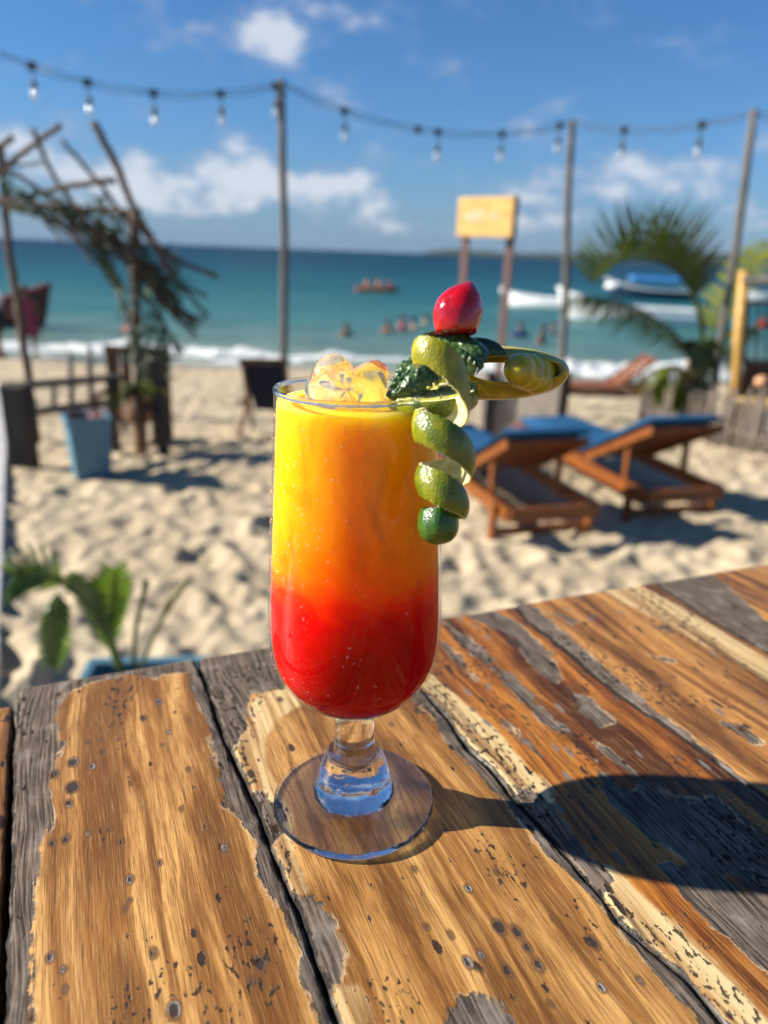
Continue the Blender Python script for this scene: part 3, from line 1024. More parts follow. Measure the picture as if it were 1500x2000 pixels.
foot_o = weld(MB().lathe(inner + fp[1:], 128).build('stemmed_foot', solid_glass, glass, True, True), 1e-6)

# condensation beads on the cold wall
bead_m = plain('water_beads', (0.95, 0.96, 0.96), (0.9, 0.9, 0.9), 50, rough=0.05, bump=0)
bead_m.node_tree.nodes['Principled BSDF'].inputs['Transmission Weight'].default_value = 0.8
bead_m.node_tree.nodes['Principled BSDF'].inputs['IOR'].default_value = 1.33
mb = MB()
rr = random.Random(5)
for k in range(700):
    th = math.radians(rr.uniform(150, 372)) if rr.random() < 0.55 else math.radians(rr.uniform(185, 245))
    z = rr.uniform(0.062, RIM_Z - 0.006)
    q = bowl_r(z) + 0.00003
    s_ = 0.00010 + 0.00036 * rr.random() ** 3
    c = Vector((q * math.cos(th), q * math.sin(th), z))
    n = Vector((math.cos(th), math.sin(th), 0))
    t = Vector((-n.y, n.x, 0))
    vs = [c + n * s_ * 0.7]
    for j in range(6):
        a = j * math.pi / 3
        vs.append(c + t * (s_ * math.cos(a)) + Vector((0, 0, s_ * 1.15 * math.sin(a))))
    mb.add(vs, [(0, 1 + j, 1 + (j + 1) % 6) for j in range(6)])
drops = mb.build('condensation', bead_m, bowl_o, True, True)
tag(drops, kind='stuff')

# ------------------------------------------------------------------ ice lump standing out of the drink
m, nt, b, co = new_mat('melting_ice')
n1 = nt.noise(co, 130.0, 4, 0.6, 0.5)
nt.put(b.inputs['Base Color'], nt.mix(nt.step(n1, 0.45, 0.7), (0.97, 0.96, 0.94), (0.96, 0.90, 0.76)))
nt.put(b.inputs['Transmission Weight'], nt.fmix(nt.step(n1, 0.45, 0.70), 0.94, 0.74))
nt.put(b.inputs['Roughness'], nt.fmix(nt.step(n1, 0.4, 0.7), 0.02, 0.16))
b.inputs['IOR'].default_value = 1.17
b.inputs['Coat Weight'].default_value = 1.0
b.inputs['Coat Roughness'].default_value = 0.03
b.inputs['Subsurface Weight'].default_value = 0.8
b.inputs['Subsurface Radius'].default_value = (1, 0.95, 0.85)
b.inputs['Subsurface Scale'].default_value = 0.006
nt.put(b.inputs['Normal'], nt.bump(nt.noise(co, 230.0, 3, 0.6), 0.0006, 0.5))
ice_m = m
ICE_D = 0.268
ice_c = at_d(678, 772, ICE_D)
outl = [(-80, -14), (-76, -38), (-64, -60), (-40, -76), (-14, -80), (4, -66), (15, -52), (34, -60), (58, -66), (74, -54), (80, -34), (79, -6), (74, 22), (40, 40), (0, 46), (-45, 40), (-74, 16)]
ang = np.array([math.atan2(-y_, x_) for x_, y_ in outl])
rad_ = np.array([math.hypot(x_, y_) for x_, y_ in outl]) * ICE_D / FPX
srt = np.argsort(ang)
ang, rad_ = ang[srt], rad_[srt]
ang3 = np.concatenate([ang - 2 * math.pi, ang, ang + 2 * math.pi])
rad3 = np.concatenate([rad_] * 3)
vs, fs = [], []
NA, NB = 72, 40
for i in range(NB + 1):
    ph = math.pi * i / NB                      # 0 = towards the viewer
    for k_ in range(NA):
        t = 2 * math.pi * k_ / NA - math.pi
        R_ = float(np.interp(t, ang3, rad3))
        R_ = R_ * (0.35 + 0.65 * math.sin(ph)) + 0.0125 * 0.65 * (1 - math.sin(ph))
        s_ = math.sin(ph)
        wob = 1 + 0.035 * math.sin(5 * t + 3 * ph) + 0.03 * math.sin(9 * ph + 2 * t)
        vs.append(ice_c + (_r * (math.cos(t) * s_) + _u * (math.sin(t) * s_)) * (R_ * wob) - _f * (math.cos(ph) * 0.0125 * wob))
for i in range(NB):
    for k_ in range(NA):
        k2 = (k_ + 1) % NA
        fs.append((i * NA + k_, (i + 1) * NA + k_, (i + 1) * NA + k2, i * NA + k2))
ice = MB().add(vs, fs).build('ice_cube', ice_m, None, True)
weld(ice, 1e-6)
sm = ice.modifiers.new('smooth', 'SMOOTH')
sm.factor = 0.5
sm.iterations = 3
tag(ice, 'clear two-lobed lump of ice rising above the rim of the cocktail', 'ice')

# ------------------------------------------------------------------ garnish
def rind_material(name, c_hi, c_lo, c_spot, sc=120.0):
    m, nt, b, co = new_mat(name)
    n1 = nt.noise(co, sc, 3, 0.55)
    pores = nt.voro(co, 1300.0)
    base = nt.mix(nt.step(n1, 0.36, 0.64), c_lo, c_hi)
    base = nt.mix(nt.math('MULTIPLY', nt.step(pores['Distance'], 0.42, 0.18), 0.45), base, c_spot)
    nt.put(b.inputs['Base Color'], base)
    b.inputs['Roughness'].default_value = 0.30
    b.inputs['Specular IOR Level'].default_value = 0.55
    b.inputs['Subsurface Weight'].default_value = 0.25
    b.inputs['Subsurface Radius'].default_value = (1, 1, 0.2)
    b.inputs['Subsurface Scale'].default_value = 0.0015
    nt.put(b.inputs['Normal'], nt.bump(nt.math('ADD', pores['Distance'], nt.math('MULTIPLY', n1, 0.6)), 0.00035, 0.55))
    return m


rind_yellow = rind_material('lime_rind_yellow', (0.34, 0.31, 0.006), (0.21, 0.21, 0.005), (0.13, 0.14, 0.004))
rind_green = rind_material('lime_rind_green', (0.19, 0.205, 0.004), (0.085, 0.125, 0.004), (0.045, 0.08, 0.003))
rind_dark = rind_material('lime_rind_dark', (0.055, 0.14, 0.008), (0.025, 0.085, 0.006), (0.015, 0.05, 0.005))
m, nt, b, co = new_mat('lime_pith')
n1 = nt.noise(co, 260.0, 4, 0.65)
nt.put(b.inputs['Base Color'], nt.mix(nt.step(n1, 0.35, 0.65), (0.62, 0.58, 0.20), (0.80, 0.76, 0.40)))
b.inputs['Roughness'].default_value = 0.55
b.inputs['Subsurface Weight'].default_value = 0.5
b.inputs['Subsurface Radius'].default_value = (1, 0.9, 0.3)
b.inputs['Subsurface Scale'].default_value = 0.002
nt.put(b.inputs['Normal'], nt.bump(n1, 0.0006, 0.8))
pith_m = m


def ribbon(name_out, mat_out, name_in, mat_in, parent, C, N, W, HWd, bulge, thk, nx=13, rag=0.0, seed=1):
    """a strip of peel: outer skin and inner pith, along centres C with outward normals N and width directions W"""
    rg = random.Random(seed)
    outer, inner_ = [], []
    for i, (c, n, wv_) in enumerate(zip(C, N, W)):
        ro, ri = [], []
        j1 = rg.uniform(-rag, rag)
        j2 = rg.uniform(-rag, rag)
        for k in range(nx):
            s_ = -1 + 2 * k / (nx - 1)
            hw_ = HWd[i] * (1 + (j1 if s_ > 0 else j2) * abs(s_))
            p = c + wv_ * (s_ * hw_) + n * (bulge * HWd[i] * (1 - s_ * s_))
            th_ = thk * (1.0 - 0.55 * abs(s_) ** 4)
            ro.append(p)
            ri.append(p - n * th_)
        outer.append(ro)
        inner_.append(ri)
    o1 = MB().grid(outer).build(name_out, mat_out, parent, True)
    mb = MB()
    mb.grid([r[::-1] for r in inner_])
    eps = 0.985
    mb.grid([[a[0] * eps + b_[0] * (1 - eps) for a, b_ in zip(outer, inner_)], [b_[0] for b_ in inner_]])
    mb.grid([[b_[-1] for b_ in inner_], [a[-1] * eps + b_[-1] * (1 - eps) for a, b_ in zip(outer, inner_)]])
    mb.grid([outer[0], inner_[0]])
    mb.grid([inner_[-1], outer[-1]])
    o2 = mb.build(name_in, mat_in, parent, True)
    return o1, o2


SPD = 0.246
spir = thing('lime_peel_spiral', at_d(865, 1060, SPD), 'long lime peel spiral hanging down the right side of the glass', 'lime peel')
#        theta, py, axis px, radius px, half width px
SPI = [(-205, 700, 862, 50, 18), (-180, 691, 860, 52, 24), (-135, 689, 858, 52, 28), (-90, 706, 858, 50, 30), (-45, 742, 860, 50, 31), (0, 782, 864, 50, 31), (45, 803, 866, 48, 32), (90, 813, 864, 46, 32), (135, 822, 864, 48, 31), (180, 831, 864, 54, 31),
       (225, 838, 862, 57, 32), (270, 857, 862, 58, 33), (315, 883, 863, 57, 33), (360, 906, 866, 54, 33), (405, 917, 868, 50, 32), (450, 922, 867, 46, 30), (495, 928, 866, 46, 29), (540, 936, 866, 48, 30), (585, 944, 866, 49, 32), (630, 961, 866, 48, 33), (675, 980, 866, 46, 29), (720, 993, 865, 45, 22), (765, 999, 862, 42, 15), (800, 1001, 860, 38, 8)]
A_ = np.array(SPI, float)
TH = np.linspace(A_[0, 0], A_[-1, 0], 230)
cols_ = [np.interp(TH, A_[:, 0], A_[:, k]) for k in range(1, 5)]
ker = np.ones(9) / 9
cols_ = [np.convolve(np.pad(c, 4, 'edge'), ker, 'valid') for c in cols_]
pxm = SPD / FPX
C, N, W = [], [], []
down = -_u.copy()
for th, py, ax, R_, hw_ in zip(TH, *cols_):
    a = math.radians(th)
    n = (_r * math.cos(a) + _f * math.sin(a)).normalized()
    # axis hangs plumb: follow the sight-line rows at a constant world distance
    c0 = at_d(ax, py, SPD)
    C.append(c0 + n * (R_ * pxm))
    N.append(n)
for i in range(len(C)):
    t = (C[min(i + 1, len(C) - 1)] - C[max(i - 1, 0)]).normalized()
    wv_ = t.cross(N[i]).normalized()
    if wv_.dot(_u) < 0:
        wv_ = -wv_
    W.append((wv_ * 0.75 + _u * 0.25).normalized())
HWd = [h * pxm * 0.95 for h in cols_[3]]
half = 95
ribbon('rind', rind_yellow, 'pith', pith_m, spir, C[:half + 1], N[:half + 1], W[:half + 1], HWd[:half + 1], 0.22, 0.0016, seed=3, rag=0.05)
ribbon('rind', rind_green, 'pith', pith_m, spir, C[half:], N[half:], W[half:], HWd[half:], 0.30, 0.0016, seed=4, rag=0.05)
# the end of the fruit
cc = at_d(855, 1010, SPD)
rows = []
capp = [(33, -18), (37, -8), (39.5, 4), (40, 16), (38, 28), (33, 38), (25, 46), (14, 51), (6, 53), (0, 54)]
capp = [(p.x, p.y) for p in catmull([(a, b_, 0) for a, b_ in capp], 3)]
for R_, yy in capp:
    row = []
    for k in range(49):
        t = 2 * math.pi * k / 48
        q = max(R_, 0.01) * (1 + 0.04 * math.sin(3 * t + 1) + 0.02 * math.sin(7 * t))
        lump = 2.0 * math.sin(2 * t + 0.6) * (R_ / 40)
        row.append(cc + (_r * math.cos(t) + _f * math.sin(t)) * (q * pxm) - _u * ((yy + lump) * pxm))
    rows.append(row)
weld(MB().grid(rows).build('cap', rind_dark, spir, True), 1e-6)

# the curled strip lying out to the right
m, nt, b, co = new_mat('lime_curl_skin')
n1 = nt.noise(co, 160.0, 3, 0.55)
nt.put(b.inputs['Base Color'], nt.mix(nt.step(n1, 0.36, 0.64), (0.32, 0.25, 0.005), (0.50, 0.41, 0.010)))
b.inputs['Roughness'].default_value = 0.28
b.inputs['Coat Weight'].default_value = 0.25
b.inputs['Coat Roughness'].default_value = 0.08
b.inputs['Subsurface Weight'].default_value = 0.45
b.inputs['Subsurface Radius'].default_value = (1, 0.8, 0.1)
b.inputs['Subsurface Scale'].default_value = 0.003
nt.put(b.inputs['Normal'], nt.bump(n1, 0.0005, 0.35))
curl_skin = m
CURL_D = 0.268
curl = thing('lime_peel_curl', at_d(960, 760, CURL_D), 'glossy olive yellow curl of citrus peel pointing right beside the cherry', 'lime peel')
C, N, W, HWd = [], [], [], []
turns = 3.1
NP = 240
for i in range(NP):
    t = i / (NP - 1)
    th = math.radians(188) - 2 * math.pi * turns * t          # starts at the left, over the top to the right
    k = t ** 0.85
    cx = 942 + (994 - 942) * k
    cy = 729 + (728 - 729) * k
    ax = 150 + (92 - 150) * k
    ay = 40 + (25 - 40) * k
    dpt = CURL_D + 0.011 - 0.005 * k
    C.append(at_d(cx + ax * math.cos(th), cy - ay * math.sin(th), dpt))
    N.append((_r * (math.cos(th) / ax) + _u * (math.sin(th) / ay)).normalized())
    HWd.append((0.0052 + 0.0012 * math.sin(math.pi * t)) * (0.25 + 0.75 * min(1, t * 12)))
    W.append((_f * 0.95 - _r * 0.32).normalized())
ribbon('skin', curl_skin, 'pith', curl_skin, curl, C, N, W, HWd, 0.55, 0.0011, nx=9, seed=9, rag=0.03)
for i in range(3):
    # the wound-up end: cup inside cup, opening to the left
    cx, cy, rx, ry = 1016 + 16 * i, 722 + 4 * i, 33 + 2.5 * i, 34 + 3.0 * i
    rows = []
    for j in range(25):
        v_ = math.pi * (0.02 + 0.96 * j / 24)
        row = []
        for q in range(33):
            a = 2 * math.pi * q / 32
            # pole of the cup points to the left and towards the viewer
            dx, dy, dd = -math.cos(v_), math.sin(v_) * math.sin(a), math.sin(v_) * math.cos(a)
            lump = 1 + 0.04 * math.sin(3 * a + i) * math.sin(v_)
            dent = -0.34 * math.exp(-((dx + 0.80) ** 2 + (dy + 0.50) ** 2 + (dd + 0.35) ** 2) / 0.09) if i == 0 else 0
            lump += dent
            row.append(at_d(cx + rx * dx * lump, cy - ry * dy * lump, CURL_D - 0.0035 + 0.0040 * i + dd * 0.0062 * lump))
        rows.append(row)
    MB().grid(rows).build('cup', curl_skin, curl, True)
tipc = C[-1]
# lime wheel pushed on to the rim
m, nt, b, co = new_mat('lime_flesh')
n1 = nt.noise(co, 330.0, 4, 0.6)
nt.put(b.inputs['Base Color'], nt.mix(nt.step(n1, 0.3, 0.7), (0.45, 0.42, 0.05), (0.62, 0.60, 0.14)))
b.inputs['Roughness'].default_value = 0.22
b.inputs['Subsurface Weight'].default_value = 0.7
b.inputs['Subsurface Radius'].default_value = (1, 0.9, 0.2)
b.inputs['Subsurface Scale'].default_value = 0.004
nt.put(b.inputs['Normal'], nt.bump(n1, 0.0006, 0.6))
flesh_m = m
WH_D = 0.266
wc = at_d(846, 776, WH_D)
wheel = thing('lime_slice', wc, 'thick slice of lime pushed on to the right rim of the glass', 'lime slice')
wn = (Vector((0, 0, 1)) * 0.985 + _r * -0.12 + _f * -0.10).normalized()
wx = (_r - wn * _r.dot(wn)).normalized()
wy = wn.cross(wx)
WR = 88 * WH_D / FPX


def wheel_pt(r, t, h):
    return wc + (wx * math.cos(t) + wy * math.sin(t)) * r + wn * h


rows = []
for h, q in ((-0.0031, 0.955), (-0.0026, 0.985), (-0.001, 1.0), (0.001, 1.0), (0.0026, 0.985), (0.0031, 0.955)):
    rows.append([wheel_pt(WR * q, 2 * math.pi * k / 64, h) for k in range(65)])
MB().grid(rows).build('rind', rind_green, wheel, True)
mb = MB()
for h in (-0.0031, 0.0031):
    mb.grid([[wheel_pt(WR * q, 2 * math.pi * k / 64, h) for k in range(65)] for q in (0.955, 0.87)])
    mb.grid([[wheel_pt(WR * q, 2 * math.pi * k / 64, h * 0.9) for k in range(65)] for q in (0.87, 0.0)])
mb.build('pith', pith_m, wheel, True)
for k in range(9):
    mb = MB()
    t0, t1 = 2 * math.pi * (k + 0.07) / 9, 2 * math.pi * (k + 0.93) / 9
    rows = []
    for h, q in ((-0.0024, 0.0), (-0.0034, 0.05), (-0.0036, 0.12), (0.0036, 0.12), (0.0034, 0.05), (0.0024, 0.0)):
        ring = []
        for j in range(9):
            t = t0 + (t1 - t0) * j / 8
            ring.append(wheel_pt(WR * (0.86 - q * 0.35), t, h))
        for j in range(8, -1, -1):
            t = t0 + (t1 - t0) * j / 8
            ring.append(wheel_pt(WR * (0.10 + q * 0.5), t, h))
        ring.append(ring[0])
        rows.append(ring)
    mb.grid(rows)
    n_ = len(rows[0])
    o0 = len(mb.v) - n_
    mb.f.append(tuple(range(n_ - 2, -1, -1)))
    mb.f.append(tuple(range(o0, o0 + n_ - 1)))
    mb.build('segment', flesh_m, wheel, False)

# mint
m, nt, b, co = new_mat('mint_leaf')
n1 = nt.noise(co, 240.0, 4, 0.6)
vq = nt.voro(co, 520.0)
nt.put(b.inputs['Base Color'], nt.mix(nt.step(n1, 0.3, 0.7), (0.014, 0.042, 0.010), (0.060, 0.115, 0.034)))
b.inputs['Roughness'].default_value = 0.36
b.inputs['Specular IOR Level'].default_value = 0.5
b.inputs['Subsurface Weight'].default_value = 0.15
b.inputs['Subsurface Radius'].default_value = (0.5, 1, 0.2)
b.inputs['Subsurface Scale'].default_value = 0.001
nt.put(b.inputs['Normal'], nt.bump(nt.math('ADD', vq['Distance'], n1), 0.0007, 0.9))
mint_m = m
mint = thing('mint_sprig', at_d(890, 690, 0.262), 'dark crinkled mint leaves tucked under the red cherry', 'mint')


def mint_leaf(pts, wid, nrm, seed, fold=0.25, name='leaf'):
    """pts: mid-rib points; wid: half width; nrm: the way the upper face looks"""
    sp_ = catmull(pts, 12)
    n_ = len(sp_)
    rg = random.Random(seed)
    ph = rg.uniform(0, 6)
    rows, rows2 = [], []
    for i, p in enumerate(sp_):
        t = i / (n_ - 1)
        d = (sp_[min(i + 1, n_ - 1)] - sp_[max(i - 1, 0)]).normalized()
        side = d.cross(nrm).normalized()
        up = side.cross(d).normalized()
        wv_ = wid * (math.sin(math.pi * min(1, (t * 0.93 + 0.07)) ** 0.8) ** 0.75 + 0.03)
        row, row2 = [], []
        for k in range(-11, 12):
            s_ = k / 11
            edge = 1 + 0.085 * (1 if i % 4 < 2 else -1) * abs(s_) ** 6
            vein = abs(math.sin((t * 8.5 - abs(s_) * 2.6) * math.pi + 0.3))
            cell = abs(math.sin(s_ * 9.0 + t * 5)) * 0.6
            h = wid * (0.13 * vein ** 0.6 * (1 - abs(s_) ** 5) + 0.05 * cell - 0.10 * math.exp(-(s_ / 0.07) ** 2) - fold * s_ * s_ + 0.07 * math.sin(7 * t + 5 * s_ + ph))
            q = p + side * (s_ * wv_ * edge) + up * h
            row.append(q)
            row2.append(q - up * 0.00025)
        rows.append(row)
        rows2.append(row2[::-1])
    mb = MB().grid(rows).grid(rows2)
    return mb.build(name, mint_m, mint, True)


UPV = Vector((0, 0, 1))
d0 = 0.262
mint_leaf([at_d(838, 664, d0 + .006), at_d(880, 668, d0), at_d(915, 690, d0 - .007), at_d(932, 722, d0 - .010)], 0.0105, (UPV * 0.6 - _f * 0.75 + _r * 0.1), 1, 0.35)
mint_leaf([at_d(872, 700, d0), at_d(828, 712, d0 - .003), at_d(790, 738, d0 - .005), at_d(757, 776, d0 - .004)], 0.0078, (UPV * 0.55 - _f * 0.7 - _r * 0.35), 2, 0.3)
mint_leaf([at_d(905, 664, d0 + .010), at_d(940, 668, d0 + .008), at_d(966, 678, d0 + .005), at_d(988, 692, d0 + .003)], 0.0042, (UPV * 0.8 - _f * 0.4), 3, 0.2)
mint_leaf([at_d(880, 672, d0 + .004), at_d(852, 660, d0 + .002), at_d(834, 660, d0), at_d(818, 668, d0 - .002)], 0.0036, (UPV * 0.6 - _f * 0.7), 4, 0.2)
mint_leaf([at_d(860, 668, d0 + .014), at_d(890, 662, d0 + .014), at_d(920, 668, d0 + .013), at_d(948, 690, d0 + .012)], 0.0075, (UPV), 5, 0.2)
MB().tube(catmull([at_d(872, 672, d0 + .008), at_d(862, 720, d0 + .010), at_d(840, 770, d0 + .012), at_d(800, 800, d0 + .016)], 6), 0.0009, 8).build('stem', mint_m, mint, True)

# cherry
m, nt, b, co = new_mat('glazed_cherry')
n1 = nt.noise(co, 180.0, 3, 0.55)
nt.put(b.inputs['Base Color'], nt.mix(nt.step(n1, 0.3, 0.7), (0.30, 0.0005, 0.0015), (0.44, 0.0008, 0.003)))
b.inputs['Roughness'].default_value = 0.14
b.inputs['Subsurface Weight'].default_value = 0.6
b.inputs['Subsurface Radius'].default_value = (1.0, 0.12, 0.08)
b.inputs['Subsurface Scale'].default_value = 0.006
b.inputs['Coat Weight'].default_value = 0.6
b.inputs['Coat Roughness'].default_value = 0.05
nt.put(b.inputs['Normal'], nt.bump(nt.math('ADD', n1, nt.math('MULTIPLY', nt.noise(nt.scale(co, (1, 1, 0.5)), 330.0, 3, 0.6), 0.5)), 0.0013, 0.6))
CH_D = 0.262
#        py, left px, right px
CHP = [(653, 862, 918), (651, 852, 930), (644, 849, 934), (630, 846, 939), (612, 845, 943), (598, 848, 943), (586, 853, 941), (576, 861, 938), (567, 872, 934), (560, 885, 930), (555, 897, 927), (551, 908, 924), (548.5, 915, 920)]
CH = np.array(CHP, float)
tt = np.linspace(0, len(CH) - 1, 40)
rows = []
for t in tt:
    py, l, r_ = (np.interp(t, np.arange(len(CH)), CH[:, k]) for k in range(3))
    row = []
    for k in range(41):
        a = 2 * math.pi * k / 40
        hw_ = (r_ - l) / 2
        dent = 1 - 0.03 * math.exp(-((a - 4.25) / 0.28) ** 2) * min(1, hw_ / 30)
        x = (l + r_) / 2 + hw_ * math.cos(a) * dent
        row.append(at_d(x, py, CH_D) + _f * (math.sin(a) * hw_ * 0.94 * dent * CH_D / FPX))
    rows.append(row)
cherry = weld(MB().grid(rows).build('cherry', m, None, True), 1e-6)
bm = bmesh.new()
bm.from_mesh(cherry.data)
bmesh.ops.holes_fill(bm, edges=bm.edges)
bmesh.ops.recalc_face_normals(bm, faces=bm.faces)
bm.to_mesh(cherry.data)
bm.free()
cherry.data.polygons.foreach_set('use_smooth', [True] * len(cherry.data.polygons))
ss = cherry.modifiers.new('sub', 'SUBSURF')
ss.levels = ss.render_levels = 1
tag(cherry, 'shiny red glazed cherry crowning the garnish', 'cherry')

# ------------------------------------------------------------------ string lights on poles
pole_m = plain('grey_pole_wood', (0.135, 0.125, 0.115), (0.075, 0.068, 0.062), 6.0, (4, 4, 0.6), rough=0.8, bump=0.004)
wire_m = plain('black_cable', (0.035, 0.04, 0.045), (0.02, 0.02, 0.025), 30, rough=0.6, bump=0)
socket_m = plain('dark_socket', (0.05, 0.065, 0.06), (0.03, 0.035, 0.035), 30, rough=0.5, bump=0)
m, nt, b, co = new_mat('bulb_glass')
nt.put(b.inputs['Base Color'], (0.96, 0.97, 0.97))
b.inputs['Transmission Weight'].default_value = 0.75
b.inputs['Roughness'].default_value = 0.10
b.inputs['IOR'].default_value = 1.35
nt.put(b.inputs['Normal'], nt.bump(nt.noise(co, 60.0, 2, 0.5), 0.001, 0.2))
bulb_m = m


def pole(top, bottom_px, yd, rad, label):
    pt = at_y(*top, yd)
    pb_ = at_y(*bottom_px, yd)
    d = (pb_ - pt)
    k = (sand_z(yd) - 0.25 - pt.z) / d.z
    pe = pt + d * k
    pts = [pe + (pt - pe) * t + Vector((0.012 * math.sin(t * 9 + yd), 0, 0)) for t in (0, .2, .4, .6, .8, 1)]
    o = MB().tube(pts, [rad * (1.1 - 0.2 * t) for t in (0, .2, .4, .6, .8, 1)], 12).build('light_pole', pole_m, None, True)
    return tag(o, label, 'pole', 'poles carrying the string lights'), pt


_, top1 = pole((551, 157), (556, 720), 9.0, 0.046, 'weathered light pole behind the navy deck chair')
_, top2 = pole((1117, 236), (1098, 715), 10.2, 0.048, 'weathered light pole right of the yellow sign')
_, top3 = pole((1475, 214), (1420, 590), 8.3, 0.043, 'leaning light pole beside the palm at the right edge')
_, top0 = pole((-330, -78), (-318, 700), 8.2, 0.05, 'light pole standing outside the left edge of the view')


def light_string(pa, pb, sag, bulbs, label, skip=()):
    pa, pb = Vector(pa), Vector(pb)
    t_ = thing('string_light', pa, label, 'string light', 'festoon strings along the beach')

    def pos(t):
        return pa + (pb - pa) * t - Vector((0, 0, sag * 4 * t * (1 - t)))
    ts = [k / 28 for k in range(29)]
    MB().tube([pos(t) + Vector((0, 0, 0.022)) for t in ts], 0.0055, 6).build('cable', wire_m, t_, True)
    MB().tube([pos(t) - Vector((0, 0, 0.022)) + Vector((0, 0, 0.016 * math.sin(t * 40))) for t in ts], 0.0055, 6).build('cable', wire_m, t_, True)
    for k, t in enumerate(bulbs):
        p = pos(t)
        sk = MB().box(p - Vector((0, 0, 0.0)), (0.075, 0.045, 0.075)).build('clip', socket_m, t_)
        if k in skip:
            continue
        tilt = Vector((0.014 * math.sin(k * 2.3 + sag * 9), 0, -1)).normalized()
        MB().tube([p, p + tilt * 0.14], 0.007, 6).build('drop_wire', wire_m, t_)
        q = p + tilt * 0.13
        so_ = MB().tube([q, q + tilt * 0.02, q + tilt * 0.075], [0.020, 0.030, 0.027], 10).build('socket', socket_m, t_, True)
        bp = [(0.0, 0.016), (0.018, 0.020), (0.045, 0.036), (0.072, 0.039), (0.095, 0.031), (0.108, 0.018), (0.112, 0.002)]
        MB().tube([q + tilt * (0.07 + a) for a, _ in bp], [r for _, r in bp], 12).build('bulb', bulb_m, so_, True)
    return t_


light_string(top0, top1 - Vector((0, 0, 0.04)), 0.47, (0.22, 0.40, 0.525, 0.68, 0.845, 0.985), 'string of clear bulbs sagging in from the left to the nearest pole')
light_string(top1 - Vector((0, 0, 0.04)), top2 - Vector((0, 0, 0.02)), 0.28, (0.195, 0.44, 0.51, 0.74, 0.955), 'string of clear bulbs between the two middle poles', skip=(1,))
light_string(top2 - Vector((0, 0, 0.02)), top3 - Vector((0, 0, 0.03)), 0.12, (0.34, 0.76), 'string of two clear bulbs between the sign and the leaning pole')
light_string(top3 - Vector((0, 0, 0.03)), at_y(1760, 196, 7.4), 0.12, (0.5, 0.8), 'string of bulbs leaving the view at the upper right')

# ------------------------------------------------------------------ sign on two posts
post_m = plain('red_brown_post', (0.16, 0.085, 0.07), (0.08, 0.05, 0.05), 9.0, (4, 4, 0.7), rough=0.7)
sign_m = plain('yellow_sign_paint', (0.66, 0.43, 0.13), (0.56, 0.31, 0.08), 7.0, (0.6, 1, 3), rough=0.55, bump=0.002)
edge_m = plain('dark_sign_edge', (0.10, 0.065, 0.035), (0.05, 0.035, 0.02), 12.0, rough=0.7)
letter_m = plain('white_sign_paint', (0.82, 0.80, 0.74), (0.66, 0.62, 0.55), 30.0, rough=0.6, bump=0)
sy = 7.9
pr = at_y(1003, 420, sy - 0.08)
plf = at_y(896, 428, sy + 0.12)
sc_ = (pr + plf) / 2
tv = (pr - plf)
hgt_ = 66 * sy * 1.02 / FPX
ang_s = math.radians(-34)
sw = tv.length * 1.10
sgn = thing('sign', (sc_.x, sc_.y, sand_z(sy)), 'yellow painted wooden sign with faded white lettering on two posts', 'sign')
Rs = Matrix.Rotation(ang_s, 3, 'Z')
tdir = Rs @ Vector((1, 0, 0))
ndir = Rs @ Vector((0, -1, 0))
sign_board = bevel(MB().box(sc_, (sw, 0.055, hgt_), Rs).build('board', sign_m, sgn), 0.006)
MB().box(sc_ + tdir * (sw / 2 + 0.012), (0.022, 0.075, hgt_ + 0.02), Rs).build('end_strip', edge_m, sgn)
MB().box(sc_ - ndir * 0.045, (sw * 0.98, 0.03, hgt_ * 0.9), Rs).build('backing', edge_m, sgn)
for s_ in (-1, 1):
    b0 = sc_ + tdir * (s_ * (sw / 2 - 0.055)) - ndir * 0.078
    MB().box((b0.x, b0.y, (sand_z(sy) - 0.3 + sc_.z) / 2), (0.075, 0.035, sc_.z - sand_z(sy) + 0.3), Rs).build('post', post_m, sgn)
# worn-off lettering: two short words, only strokes remain
rs = random.Random(12)
for x0, n_ in ((-0.17, 4), (0.09, 3)):
    mb = MB()
    for k in range(n_):
        cx = x0 + k * 0.052 - 0.02
        for seg in range(3):
            a0 = Vector((cx + rs.uniform(-.016, .016), 0, rs.uniform(-.05, .05)))
            a1 = Vector((cx + rs.uniform(-.016, .016), 0, rs.uniform(-.05, .05)))
            mb.beam(sc_ + Rs @ (a0 + Vector((0, -0.0295, 0.005))), sc_ + Rs @ (a1 + Vector((0, -0.0295, 0.005))), 0.004, 0.013, up=tuple(Rs @ Vector((1, 0, 0.2))))
    mb.build('lettering', letter_m, sign_board)

# ------------------------------------------------------------------ sun loungers
teak_m = plain('oiled_teak', (0.25, 0.075, 0.012), (0.12, 0.034, 0.006), 7.0, (6, 1, 6), rough=0.35, bump=0.002)
blue_m = plain('blue_canvas', (0.014, 0.085, 0.19), (0.010, 0.06, 0.14), 40.0, rough=0.75, bump=0.002, spec=0.2)


def cushion(mb, L, Wd, Hh, mtx):
    rows = []
    for k in range(17):
        a = 2 * math.pi * k / 16
        rows.append(a)
    nx, ny = 9, 21
    top, bot = [], []
    for j in range(ny):
        rt_, rb_ = [], []
        for i in range(nx):
            x = (i / (nx - 1) - 0.5) * Wd
            y = j / (ny - 1) * L
            ex = min(1, (0.5 - abs(i / (nx - 1) - 0.5)) * 9)
            ey = min(1, min(j, ny - 1 - j) / (ny - 1) * 12)
            e = math.sqrt(max(ex * ey, 0))
            tuft = 0.012 * abs(math.sin(y * 9.5))
            rt_.append(mtx @ Vector((x, y, Hh * (0.35 + 0.65 * e) - tuft * (1 - e * 0.4))))
            rb_.append(mtx @ Vector((x, y, Hh * 0.35 * (1 - e))))
        top.append(rt_)
        bot.append(rb_[::-1])
    mb.grid(top)
    mb.grid(bot)
    return mb


